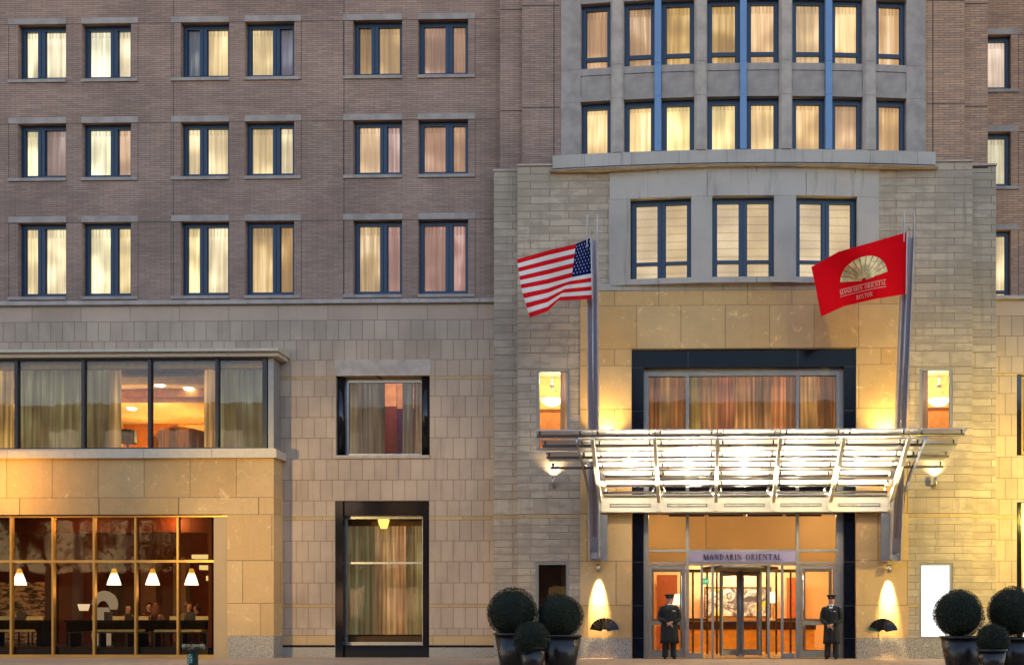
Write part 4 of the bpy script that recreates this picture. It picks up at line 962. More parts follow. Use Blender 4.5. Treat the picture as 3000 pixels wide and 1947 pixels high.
def frosted():
    m, nt, out = newmat("frosted_glass"); v = mapped(nt, 1, 1, 1)
    t = N(nt, "ShaderNodeBsdfTranslucent"); t.inputs[0].default_value = (.88,.80,.74,1)
    d = N(nt, "ShaderNodeBsdfDiffuse"); d.inputs[0].default_value = (.85,.83,.79,1)
    g = N(nt, "ShaderNodeBsdfGlossy"); g.inputs[1].default_value = .18; g.inputs[0].default_value = (.9,.9,.9,1)
    tr = N(nt, "ShaderNodeBsdfTransparent")
    a = N(nt, "ShaderNodeMixShader"); a.inputs[0].default_value = .5; nt.links.new(t.outputs[0], a.inputs[1]); nt.links.new(d.outputs[0], a.inputs[2])
    b = N(nt, "ShaderNodeMixShader"); b.inputs[0].default_value = .12; nt.links.new(a.outputs[0], b.inputs[1]); nt.links.new(g.outputs[0], b.inputs[2])
    c = N(nt, "ShaderNodeMixShader"); c.inputs[0].default_value = .03; nt.links.new(b.outputs[0], c.inputs[1]); nt.links.new(tr.outputs[0], c.inputs[2])
    nt.links.new(c.outputs[0], out.inputs[0]); return m
frost = frosted()
zt0 = PZ(1260,-3.85,2100)
prof = [(-3.85, zt0)] + [(Y-.06, z+.13) for Y, z, _, _ in TT]
for k in range(len(prof)-1):
    (ya, za), (yb2, zb2) = prof[k], prof[k+1]
    yb3 = yb2-.02; zb3 = zb2+.03 if k > 0 else zb2
    segs = []
    for i in range(5): segs.append((ribx(i,(ya+yb2)/2)+.012, ribx(i+1,(ya+yb2)/2)-.012))
    if k < 5:
        xl = lambda Y: PX(1568,-3.85)+(TT[3][2]-PX(1568,-3.85))*(Y+3.85)/1.65
        xr_ = lambda Y: PX(2838,-3.85)+(TT[3][3]-PX(2838,-3.85))*(Y+3.85)/1.65
    for (a, b) in segs:
        m = M(); n0 = 0
        m.v = [(a,ya,za),(b,ya,za),(b,yb3,zb3),(a,yb3,zb3)] + [(a,ya,za+.014),(b,ya,za+.014),(b,yb3,zb3+.014),(a,yb3,zb3+.014)]
        for q in ((0,3,2,1),(4,5,6,7),(0,1,5,4),(1,2,6,5),(2,3,7,6),(3,0,4,7)): m.f.append(list(q)); m.mi.append(0); m.uv.append(None); m.sm.append(False)
        m.build("glass_panel", frost, cn)
    if k < 4:
        for side in (0, 1):
            if side == 0: pts = [(xl(ya),ya,za),(ribx(0,ya)-.012,ya,za),(ribx(0,yb3)-.012,yb3,zb3),(xl(yb3),yb3,zb3)]
            else: pts = [(ribx(5,ya)+.012,ya,za),(xr_(ya),ya,za),(xr_(yb3),yb3,zb3),(ribx(5,yb3)+.012,yb3,zb3)]
            m = M(); m.v = pts + [(x,y,z+.014) for x,y,z in pts]
            for q in ((0,3,2,1),(4,5,6,7),(0,1,5,4),(1,2,6,5),(2,3,7,6),(3,0,4,7)): m.f.append(list(q)); m.mi.append(0); m.uv.append(None); m.sm.append(False)
            m.build("glass_panel", frost, cn)
xf0, xf1 = PX(1757,-.95), PX(2603,-.95)
fa = M().box(xf0, xf1, -.95, YK-.025, zfs0, zfs1-.02); fa.box(xf0-.02, xf1+.02, -.99, YK-.025, zfs0-.03, zfs0-.002)
fa = fa.build("fascia", whitep, cn)
for (pa, pb) in ((1788.6,1904),(1956,2070),(2123,2238),(2288,2405),(2458,2577)):
    a, b = PX(pa,-.96), PX(pb,-.96); z0, z1 = PZ(1482,-.96,2100), PZ(1475.5,-.96,2100); m = M()
    m.box(a, b, -.975, -.953, z0-.012, z0); m.box(a, b, -.975, -.953, z1, z1+.012); m.box(a-.012, a, -.975, -.953, z0-.012, z1+.012); m.box(b, b+.012, -.975, -.953, z0-.012, z1+.012)
    m.build("slot_light", steel, fa); 
    M().box(a, b, -.962, -.953, z0, z1).build("slot_lens", plain("slot_lens", lin(190,186,176), .3), fa)
for i in range(5):
    a, b = ribx(i,-1.05)+.09, ribx(i+1,-1.05)-.09; z = PZ(1446,-1.05,2100)-.02
    m = M().box(a, b, -1.16, -.955, z-.035, z+.0); m.build("uplight_trough", blackm, fa)

# ================================================================== MASTS with flags
def mast(p0, p1, ptop, label, bx0, bx1, zb0, zb1, side):
    t = thing("flagpole_mast", (p0[0], p0[1], p0[2]), label, "flagpole", "tall steel masts beside the entrance canopy")
    o = Vector(p0); d0 = Vector(p1)-o; dt = Vector(ptop)-o; W = .13
    for sx in (-1, 1):
        m = M(); x = sx*W; q0 = Vector((x,0,0)); q1 = d0+Vector((x,0,0)); q2 = dt+Vector((x,0,0)); th = .014
        def sec(p, dep): return [(p.x-th,p.y-dep/2,p.z),(p.x+th,p.y-dep/2,p.z),(p.x+th,p.y+dep/2,p.z),(p.x-th,p.y+dep/2,p.z)]
        secs = [sec(q0,.30), sec(q0+(q1-q0)*.5,.30), sec(q1,.22), sec(q2,.03)]
        for k in range(3):
            n0 = len(m.v); m.v += secs[k]+secs[k+1]
            for q in ((0,1,5,4),(1,2,6,5),(2,3,7,6),(3,0,4,7)): m.f.append([n0+j for j in q]); m.mi.append(0); m.uv.append(None); m.sm.append(False)
        m.f.append([len(m.v)-4+j for j in range(4)]); m.mi.append(0); m.uv.append(None); m.sm.append(False)
        m.build("side_plate", plain("pale_mast_steel", lin(190,180,180), .35, metal=.25), t)
    m = M(); m.obox((0,.04,.2), tuple(d0*.985+Vector((0,.04,0))), W*2-.03, .07, up=(0,1,0)); m.tube([(0,-.07,.6), tuple(d0*.98+Vector((0,-.07,0)))], .035, 12)
    m.build("core", plain("mast_core", lin(186,172,176), .4, metal=.15, var=.05), t)
    m = M(); m.lathe([(.0,0),(.03,.01),(.03,.05),(.0,.07)], tuple(d0+Vector((0,-.1,.02))), 10); m.tube([tuple(d0+Vector((0,-.14,-.02))),(0,-.17,.7)], .006, 6)
    m.build("pulley", steel, t)
    m = M(); m.box(bx0-p0[0], bx1-p0[0], .08, .16, zb0-p0[2], zb1-p0[2]); m.box(-.1,.1,-.1,.12,-.02,.16)
    for z in (zb0+.12, zb1-.12):
        for x in (bx0+.07, bx1-.07): m.tube([(x-p0[0],.06,z-p0[2]),(x-p0[0],.09,z-p0[2])], .025, 8)
    m.build("bracket", alu, t)
    return t
YM0, YM1, YMT = -1.0, -2.35, -2.5
a = P(1742,1634,YM0); b = P(1735.5,688,YM1); c = P(1735.5,628,YMT)
mL = mast((a[0],YM0,a[1]), (b[0],YM1,b[1]), (c[0],YMT,c[1]), "tall pale steel mast carrying the striped flag, left of the canopy", PX(1728,YM0), PX(1778,YM0), PZ(1641,YM0,1750), PZ(1505,YM0,1750), 0)
a = P(2622,1640,YM0); b = P(2662,680,YM1); c = P(2664,618,YMT)
mR = mast((a[0],YM0,a[1]), (b[0],YM1,b[1]), (c[0],YMT,c[1]), "tall leaning steel mast carrying the red flag, right of the canopy", PX(2583,YM0), PX(2630,YM0), PZ(1641,YM0,2600), PZ(1500,YM0,2600), 1)

def cloth(name): 
    return None
def fabric(name, col, rough=.9):
    m, nt, out = newmat(name); v = mapped(nt, 1,1,1)
    p = N(nt, "ShaderNodeBsdfPrincipled"); p.inputs["Base Color"].default_value = c4(col); p.inputs["Roughness"].default_value = rough; p.inputs["Specular IOR Level"].default_value = .1
    b = N(nt, "ShaderNodeBump"); b.inputs["Strength"].default_value = .6; b.inputs["Distance"].default_value = .03
    nt.links.new(noise(nt, v, 3.5, 3, .5), b.inputs["Height"]); nt.links.new(b.outputs[0], p.inputs["Normal"])
    tl = N(nt, "ShaderNodeBsdfTranslucent"); tl.inputs[0].default_value = c4(col)
    mx = N(nt, "ShaderNodeMixShader"); mx.inputs[0].default_value = .25; nt.links.new(p.outputs[0], mx.inputs[1]); nt.links.new(tl.outputs[0], mx.inputs[2]); nt.links.new(mx.outputs[0], out.inputs[0]); return m
class Flag:
    def __init__(s, us, vs, grid, Y0, amp, fr, o): s.us, s.vs, s.g, s.Y0, s.amp, s.fr, s.o = us, vs, grid, Y0, amp, fr, Vector(o)
    def pos(s, u, v, off=0):
        i = max(k for k in range(len(s.us)-1) if u >= s.us[k]-1e-9) if u > 0 else 0; j = max(k for k in range(len(s.vs)-1) if v >= s.vs[k]-1e-9) if v > 0 else 0
        a = (u-s.us[i])/(s.us[i+1]-s.us[i]); b = (v-s.vs[j])/(s.vs[j+1]-s.vs[j])
        q = [s.g[j][i], s.g[j][i+1], s.g[j+1][i], s.g[j+1][i+1]]
        px = (q[0][0]*(1-a)+q[1][0]*a)*(1-b)+(q[2][0]*(1-a)+q[3][0]*a)*b; py = (q[0][1]*(1-a)+q[1][1]*a)*(1-b)+(q[2][1]*(1-a)+q[3][1]*a)*b
        Y = s.Y0 + s.amp*math.sin(u*s.fr+v*2.2)*min(1, u*3) - u*.25
        x, z = P(px, py, Y); return tuple(Vector((x, Y-off, z))-s.o)
    def flip(s, p): return p
sx_ = lambda u, v: (1500+u/3.1533, 490+v/3.1533)
us = [0,.4,.7,1]; vs = [0,.5385,1]
gr = [[sx_(728,650),sx_(590,708),sx_(330,768),sx_(45,850)],[sx_(741,978),sx_(552,1015),sx_(330,1075),sx_(85,1120)],[sx_(742,1216),sx_(424,1232),sx_(330,1328),sx_(165,1388)]]
fo = P(*sx_(735,1216), -2.35)
F1 = Flag(us, vs, gr, -2.42, .13, 10, (fo[0],-2.42,fo[1]))
fl1 = thing("striped_flag", (fo[0],-2.42,fo[1]), "waving flag with red and white stripes and starred blue corner on the left mast", "flag", "flags flying on the masts")
m = M(); nu, nv = 30, 26
for i in range(nu):
    for j in range(nv):
        u0, u1, v0, v1 = i/nu, (i+1)/nu, j/nv, (j+1)/nv; stripe = j*13//nv
        mi = 2 if (u1 <= .4+1e-6 and stripe < 7) else (0 if stripe % 2 == 0 else 1)
        m.face([F1.pos(u0,v1),F1.pos(u0,v0),F1.pos(u1,v0),F1.pos(u1,v1)], mi, None, True)
for r in range(9):
    for c in range(6 if r % 2 == 0 else 5):
        cu = .4*(1/12+(c*2+(r%2))/12); cv = .5385*(r+1)/10; p = []
        for k in range(10):
            a = math.pi*k/5; rr_ = 1 if k % 2 == 0 else .42; p.append(F1.pos(min(.399,max(.001,cu+math.sin(a)*.011*rr_)), cv+math.cos(a)*.019*rr_, .012))
        m.face(p, 1)
m.build("cloth", [fabric("red_cloth", lin(232,28,36)), fabric("white_cloth", lin(248,238,228)), fabric("navy_cloth", lin(18,34,88))], fl1)
M().tube([F1.pos(0,0,.01),F1.pos(0,1,.01)], .012, 6).build("hoist_rope", whitep, fl1)
sx2 = lambda u, v: (2250+u/3.1533, 490+v/3.1533)
us = [0,.35,.7,1]; vs = [0,.55,1]
gr = [[sx2(1285,598),sx2(985,685),sx2(650,780),sx2(400,920)],[sx2(1280,905),sx2(985,960),sx2(690,1030),sx2(440,1110)],[sx2(1274,1170),sx2(985,1216),sx2(700,1284),sx2(490,1378)]]
fo = P(*sx2(1274,1170), -2.35)
F2 = Flag(us, vs, gr, -2.42, .15, 9, (fo[0],-2.42,fo[1]))
fl2 = thing("red_flag", (fo[0],-2.42,fo[1]), "waving red flag with golden fan emblem and lettering on the right mast", "flag", "flags flying on the masts")
m = M()
for i in range(30):
    for j in range(20): m.face([F2.pos(i/30,(j+1)/20),F2.pos(i/30,j/20),F2.pos((i+1)/30,j/20),F2.pos((i+1)/30,(j+1)/20)], 0, None, True)
m.build("cloth", fabric("scarlet_cloth", lin(236,6,22), .8), fl2)
M().tube([F2.pos(0,0,.01),F2.pos(0,1,.01)], .012, 6).build("hoist_rope", whitep, fl2)
gold = plain("gold_print", lin(222,194,130), .4, metal=.25, var=.35, scale=5)
e = M(); pu, pv = .47, .665
nb = 11
for k in range(nb):
    a0 = R(8+164*k/nb+1.1); a1 = R(8+164*(k+1)/nb-1.1)
    for (r0, r1) in ((.10,.31),(.31,.62),(.62,1.0)):
        pts = []
        for (a, r_) in ((a0,r0),(a1,r0),(a1,r1),(a0,r1)): pts.append(F2.pos(pu-math.cos(a)*r_*.265, pv-math.sin(a)*r_*.44, .014))
        e.face(pts[::-1], 0, None, True)
e.build("fan_emblem", gold, fl2)
tx = M()
def flagtext(s, u_start, u_end, v, h, slope=0):
    polys, w = text_polys(s, 1.0, .12)
    for i, p in enumerate(polys):
        tx.face([F2.pos(min(.99,u_start+(u_end-u_start)*(px/w)), v-pz*h, .012+.0004*(i%7)) for px, pz in p], 0)
flagtext("MANDARIN ORIENTAL", .74, .225, .80, .065); flagtext("BOSTON", .555, .375, .945, .075)
for v in (.715,.825):
    for k in range(10):
        a, b = .74-.515*k/10, .74-.515*(k+1)/10; tx.face([F2.pos(a,v,.012),F2.pos(b,v,.012),F2.pos(b,v+.008,.012),F2.pos(a,v+.008,.012)])
tx.build("lettering", plain("pale_gold_print", lin(235,190,160), .5), fl2)

# ================================================================== wall lights
def spot(loc, target, power, col, size, blend=.6, rad=.03, parent=None, name="spot"):
    l = bpy.data.lights.new(name, "SPOT"); l.energy = power; l.color = col; l.spot_size = R(size); l.spot_blend = blend; l.shadow_soft_size = rad
    o = bpy.data.objects.new(name, l); COL.objects.link(o); o.location = loc; d = Vector(target)-Vector(loc); o.rotation_euler = d.to_track_quat('-Z','Y').to_euler()
    if parent: o.parent = parent
    return o
def point(loc, power, col, rad=.08, name="lamp_bulb"):
    l = bpy.data.lights.new(name, "POINT"); l.energy = power; l.color = col; l.shadow_soft_size = rad; o = bpy.data.objects.new(name, l); COL.objects.link(o); o.location = loc; return o
def area(loc, target, power, col, sx, sy, name="area_lamp", spread=180):
    l = bpy.data.lights.new(name, "AREA"); l.energy = power; l.color = col; l.shape = 'RECTANGLE'; l.size = sx; l.size_y = sy; l.spread = R(spread)
    o = bpy.data.objects.new(name, l); COL.objects.link(o); o.location = loc; d = Vector(target)-Vector(loc); o.rotation_euler = d.to_track_quat('-Z','Y').to_euler(); return o
WARM = (1,.72,.36); AMB = (1,.62,.22)
steelm = plain("brushed_steel_fitting", lin(190,180,170), .3, metal=.9)
for k, (px, pt_y, pb_y) in enumerate(((1620.5,1396,1423),(2740.5,1398,1424))):
    Y = YK-.14; x = PX(px,Y); zt_, zb_ = PZ(pt_y,Y,px), PZ(pb_y,Y,px)
    t = thing("wall_uplight", (x,Y,zb_), ["small steel wall uplight left of the canopy","small steel wall uplight right of the canopy"][k], "wall light", "steel uplights beside the canopy")
    m = M().lathe([(.045,0),(.045,zt_-zb_),(.036,zt_-zb_),(.036,zt_-zb_-.04),(0,zt_-zb_-.04)], (0,0,0), 18); m.build("shade", steelm, t)
    m = M().tube([(0,.03,.05),(0,.138,.02)], .02, 10); m.tube([(0,.11,.01),(0,.138,.01)], .06, 14); m.build("bracket", steelm, t)
    M().lathe([(.0,0),(.034,.0),(.02,.015)], (0,0,zt_-zb_-.035), 12).build("lens", emis("warm_lens", (1,.9,.7), 12), t)
    spot((x,Y,zt_+.005), (x,Y+.13,zt_+1), 15, (1,.78,.45), 120, 1.0)
for k, (px, pt_y, pb_y) in enumerate(((1752.7,1652,1674),(2605,1655,1676.5))):
    Y = YK-.17; x = PX(px,Y); zt_, zb_ = PZ(pt_y,Y,px), PZ(pb_y,Y,px)
    t = thing("wall_downlight", (x,Y,zb_), ["steel cylinder downlight above the left fan ornament","steel cylinder downlight above the right fan ornament"][k], "wall light", "cylinder downlights above the fan ornaments")
    m = M().lathe([(.056,.03),(.056,0),(.06,0),(.06,zt_-zb_),(.0,zt_-zb_)], (0,0,0), 20); m.build("shade", steelm, t)
    M().tube([(0,.04,.11),(0,.145,.11)], .03, 12).build("bracket", steelm, t)
    M().lathe([(.0,.034),(.054,.034),(.054,.03),(0,.03)], (0,0,0), 16).build("lens", emis("warm_lens", (1,.9,.7), 12), t)
    spot((x,Y,zb_+.02), (x,Y+.17,zb_-.62), 560, (1,.74,.34), 38, 1.0, .05)

# fan ornaments
def fan(cx, pyb, label, green):
    Y = YK-.06; x, z = P(cx, pyb, Y); t = thing("fan_ornament", (x,Y,z), label, "wall ornament", "black metal fans on the entrance wall")
    bl = plain("fan_black_metal", (.006,.006,.008), .25); grn = plain("fan_green_metal", lin(30,110,90), .3); n = 11
    for k in range(n):
        c = 90+(k-(n-1)/2)*14.6; a0, a1 = R(c-7.25), R(c+7.25); r0, r1 = .085, .41
        ru = r1*(1.0); tilt = .018 if k % 2 else -.018
        m = M(); poly = [(math.cos(a0)*r0,math.sin(a0)*r0*.75+.0),(math.cos(a0)*ru,math.sin(a0)*ru*.93),(math.cos(a1)*ru,math.sin(a1)*ru*.93),(math.cos(a1)*r0,math.sin(a1)*r0*.75)]
        n0 = 0; ys = [0-.01, -.045, -.005, 0+.02]
        m.v = [(p[0],y,p[1]) for p, y in zip(poly, (-.01,-.05,-.01,.0))] + [(p[0],y+.012,p[1]) for p, y in zip(poly, (-.01,-.05,-.01,.0))]
        for q in ((0,1,2,3),(4,7,6,5),(0,4,5,1),(1,5,6,2),(2,6,7,3),(3,7,4,0)): m.f.append(list(q)); m.mi.append(0); m.uv.append(None); m.sm.append(False)
        m.build("blade", grn if (green and k >= n-1) else bl, t)
    M().lathe([(0,0),(.03,.0),(.03,.03),(0,.04)], (0,-.02,0), 10).build("hub", steelm, t)
fan(1771, 1849, "black metal fan ornament left of the entrance", False)
fan(2586, 1851, "fan ornament with one green blade right of the entrance", True)

# ================================================================== shrubs in planters
leafm = None
def leafmat():
    m, nt, out = newmat("boxwood_leaves"); v = mapped(nt, 1,1,1); n1 = noise(nt, v, 9, 3); n2 = noise(nt, v, 60, 2)
    c = mixc(nt, ramp(nt, n1, .35, .65), (.006,.013,.004), (.017,.030,.008)); c = mixc(nt, ramp(nt, n2, .55, .75), c, (.045,.055,.014))
    p = principled(nt, out, Base_Color=c, Roughness=.5); p.inputs["Specular IOR Level"].default_value = .35; return m
leafm = leafmat(); potm = plain("dark_glazed_planter", (.012,.009,.008), .28, var=.3, scale=2)
def shrub(cx, pyt, dpx, Y, label, seed):
    s = (Y+DCAM); pm = FPX/s; r = dpx/pm/2; x, zt = P(cx, pyt, Y); zcn = zt-r*.97; rd = random.Random(seed)
    t = thing("boxwood_shrub", (x,Y,zcn-r), label, "shrub", "clipped boxwood balls in dark planters"); m = M()
    lump = [(Vector((rd.gauss(0,1),rd.gauss(0,1),rd.gauss(0,1))).normalized(), rd.uniform(-.06,.055)) for _ in range(34)]
    def rad(d): return r*(1+sum(a*max(0, d.dot(v))**14 for v, a in lump)*1.5)
    n = int(9000*min(1, r/.5)**1.5)
    for i in range(n):
        d = Vector((rd.gauss(0,1),rd.gauss(0,1),rd.gauss(0,1))).normalized(); R_ = rad(d)*(1-.13*rd.random()**1.6+(.02 if rd.random() < .97 else .065)*rd.random())
        c = Vector((0,0,r))+d*R_; nn = (d+Vector((rd.uniform(-1,1),rd.uniform(-1,1),rd.uniform(-1,1)))*.9).normalized(); a = nn.orthogonal().normalized(); b = nn.cross(a); th = rd.random()*6.28
        a2 = a*math.cos(th)+b*math.sin(th); b2 = nn.cross(a2); L = rd.uniform(.012,.022); w = L*.55
        m.face([tuple(c-a2*L), tuple(c+b2*w+nn*.003), tuple(c+a2*L), tuple(c-b2*w)])
    m.build("foliage", leafm, t)
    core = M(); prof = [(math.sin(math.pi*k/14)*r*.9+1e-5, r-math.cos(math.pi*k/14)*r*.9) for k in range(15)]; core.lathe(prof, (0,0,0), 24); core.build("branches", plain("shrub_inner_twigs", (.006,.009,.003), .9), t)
    return x, r, zcn
def planter(xc, Y, rtop, zr, label, flare=.72):
    t = thing("planter", (xc,Y,0), label, "planter", "tall dark tapered planters")
    M().lathe([(rtop*flare,0),(rtop*flare+.01,.02),(rtop*.97,zr-.06)], (0,0,0), 32).build("pot", potm, t)
    M().lathe([(rtop*.97,zr-.058),(rtop+.015,zr-.055),(rtop+.02,zr-.01),(rtop+.005,zr),(rtop-.035,zr),(rtop-.045,zr-.06),(0,zr-.07)], (0,0,0), 32).build("rim", plain("planter_rim", (.02,.017,.015), .16), t)
for (cx, pt_, d, rimc, rimw, rimy, Y, lab, lab2, sd) in (
    (1501,1723,146,1512,128,1852,-4.9,"large boxwood ball at the far left of the left cluster","tall planter under the leftmost boxwood ball",1),
    (1641,1740,134,1642,124,1857,-4.7,"large boxwood ball nearest the left fan ornament","tall planter beside the left fan ornament",2),
    (1557.5,1818,108,1561,77,1892,-6.2,"smallest boxwood ball in front of the left cluster","small planter in front of the left cluster",3),
    (2807,1726,145,2820,130,1861,-4.9,"large boxwood ball in front of the glowing white window","tall planter before the glowing white window",4),
    (2966,1719.5,146,2978,128,1865,-4.7,"large boxwood ball at the right edge, partly cut off","tall planter at the right edge, partly cut off",5),
    (2908,1826.5,98,2906,84,1899,-6.2,"smallest boxwood ball in front of the right cluster","small planter in front of the right cluster",6)):
    shrub(cx, pt_, d, Y, lab, sd); pm = FPX/(Y+DCAM); planter(PX(rimc,Y), Y, rimw/pm/2, PZ(rimy,Y,rimc), lab2)

# ================================================================== street furniture, ground
Yb = -15.0; x, zt = P(567, 1886, Yb); po = thing("metal_standpipe", (x,Yb,0), "weathered green metal post with T shaped head and small green plate", "post")
gm = plain("weathered_green_metal", lin(78,84,66), .5, metal=.3, var=.35, scale=14, bump=.3)
m = M().lathe([(.09,0),(.09,.03),(.065,.05),(.062,zt-.09),(.075,zt-.08),(.075,zt-.06)], (0,0,0), 22); m.build("pipe", gm, po)
m = M().tube([(-.135,0,zt-.035),(.135,0,zt-.035)], .03, 14)
for s_ in (-1,1): m.tube([(s_*.10,0,zt-.035),(s_*.15,0,zt-.035)], .041, 12); m.tube([(s_*.055,0,zt-.035),(s_*.075,0,zt-.035)], .038, 12)
m.tube([(0,-.06,zt-.035),(0,.05,zt-.035)], .034, 12); m.lathe([(.05,-.06),(.05,-.015),(.02,.0),(0,.004)], (0,0,zt), 14); m.build("cross_head", plain("worn_brass_caps", lin(150,136,100), .4, metal=.3, var=.3, scale=20), po)
z1p = PZ(1457+1440/3.1533,Yb,567); z0p = PZ(1457+1528/3.1533,Yb,567); m = M().box(-.052,.028,-.075,-.066,z0p,z1p); m.build("plate", plain("green_number_plate", lin(20,120,100), .5), po)
m = M(); put_text(m, "G", -.012, (z0p+z1p)/2+.006, .058, -.079, thick=.003); put_text(m, "17", -.012, z0p+.008, .055, -.079, thick=.003, sp=.05); m.build("lettering", plain("white_numbers", lin(225,235,225), .5), po)

def paving():
    m, nt, out = newmat("stone_paving"); tc = N(nt, "ShaderNodeTexCoord"); b = N(nt, "ShaderNodeTexBrick"); nt.links.new(tc.outputs["Object"], b.inputs["Vector"])
    b.inputs["Scale"].default_value = 1; b.inputs["Brick Width"].default_value = 1.2; b.inputs["Row Height"].default_value = .8; b.inputs["Mortar Size"].default_value = .006
    b.inputs["Color1"].default_value = c4(lin(196,166,134)); b.inputs["Color2"].default_value = c4(lin(180,150,120)); b.inputs["Mortar"].default_value = c4(lin(90,80,70))
    n1 = noise(nt, mapped(nt,1,1,1), 1.4, 5); c = mixc(nt, 1.0, b.outputs["Color"], mixc(nt, n1, (.8,)*3, (1.15,)*3), "MULTIPLY")
    principled(nt, out, Base_Color=c, Roughness=.6); return m
m = M().box(-80, 80, -7.6, 0, -.02, 0).box(-80, 80, -7.8, -7.603, -.3, .0); m.box(XL, XR, 0, 9, -.62, -.11)
tag(m.build("sidewalk", paving()), kind="structure")
m = M().face([(-900,-900,-.15),(900,-900,-.15),(900,900,-.15),(-900,900,-.15)]); tag(m.build("road", plain("asphalt", (.05,.05,.052), .85, var=.2, scale=3)), kind="structure")
M().box(xg[0], xg[7], yS-.3, yE+.16, -.015, .004).build("door_mat", plain("entry_mat", lin(110,90,66), .9), B)
# ================================================================== PEOPLE
skinm = plain("skin", lin(206,150,120), .55, var=.06, scale=8)
def skinned(name, verts, edges, radii, mat, parent, root=0, sub=2):
    me = bpy.data.meshes.new(name); me.from_pydata([tuple(v) for v in verts], edges, []); o = bpy.data.objects.new(name, me); COL.objects.link(o); o.parent = parent
    md = o.modifiers.new("Skin", "SKIN"); md.use_smooth_shade = True
    if not me.skin_vertices: 
        import bmesh
        bm = bmesh.new(); bm.from_mesh(me); bm.verts.layers.skin.verify(); bm.to_mesh(me); bm.free()
    sv = me.skin_vertices[0].data
    for i, r in enumerate(radii):
        sv[i].radius = r if isinstance(r, tuple) else (r, r); sv[i].use_root = (i == root)
    s = o.modifiers.new("Sub", "SUBSURF"); s.levels = sub; s.render_levels = sub; me.materials.append(mat); return o
class Sk:
    def __init__(s): s.v = []; s.e = []; s.r = []
    def add(s, p, r, par=None):
        s.v.append(p); s.r.append(r); k = len(s.v)-1
        if par is not None: s.e.append((par, k))
        return k
    def chain(s, pts, par):
        for p, r in pts: par = s.add(p, r, par)
        return par
def hand(sk, wrist, palmdir, side, par, curl=(0,0,-1), spread=(1,0,0), s=1.0):
    """palm and five separate bent fingers; palmdir: wrist to knuckles, curl: way the fingertips bend, spread: index to little finger"""
    w = Vector(wrist); d = Vector(palmdir).normalized(); c = Vector(curl).normalized(); sp = Vector(spread).normalized()
    pm = sk.add(tuple(w+d*.05*s), (.033*s,.019*s), par); 
    for k, L in enumerate((.068,.076,.07,.055)):
        off = sp*(k-1.5)*.020*s; k0 = w+d*.088*s+off
        sk.chain([(tuple(k0), .0098*s), (tuple(k0+d*L*.42*s+c*.006*s), .0088*s), (tuple(k0+d*L*.62*s+c*L*.42*s), .008*s), (tuple(k0+d*L*.5*s+c*L*.78*s), .007*s)], pm)
    tb = w+d*.035*s-sp*.034*s; sk.chain([(tuple(tb), .012*s), (tuple(tb+d*.03*s-sp*.016*s+c*.008*s), .0105*s), (tuple(tb+d*.056*s-sp*.008*s+c*.02*s), .009*s)], pm)

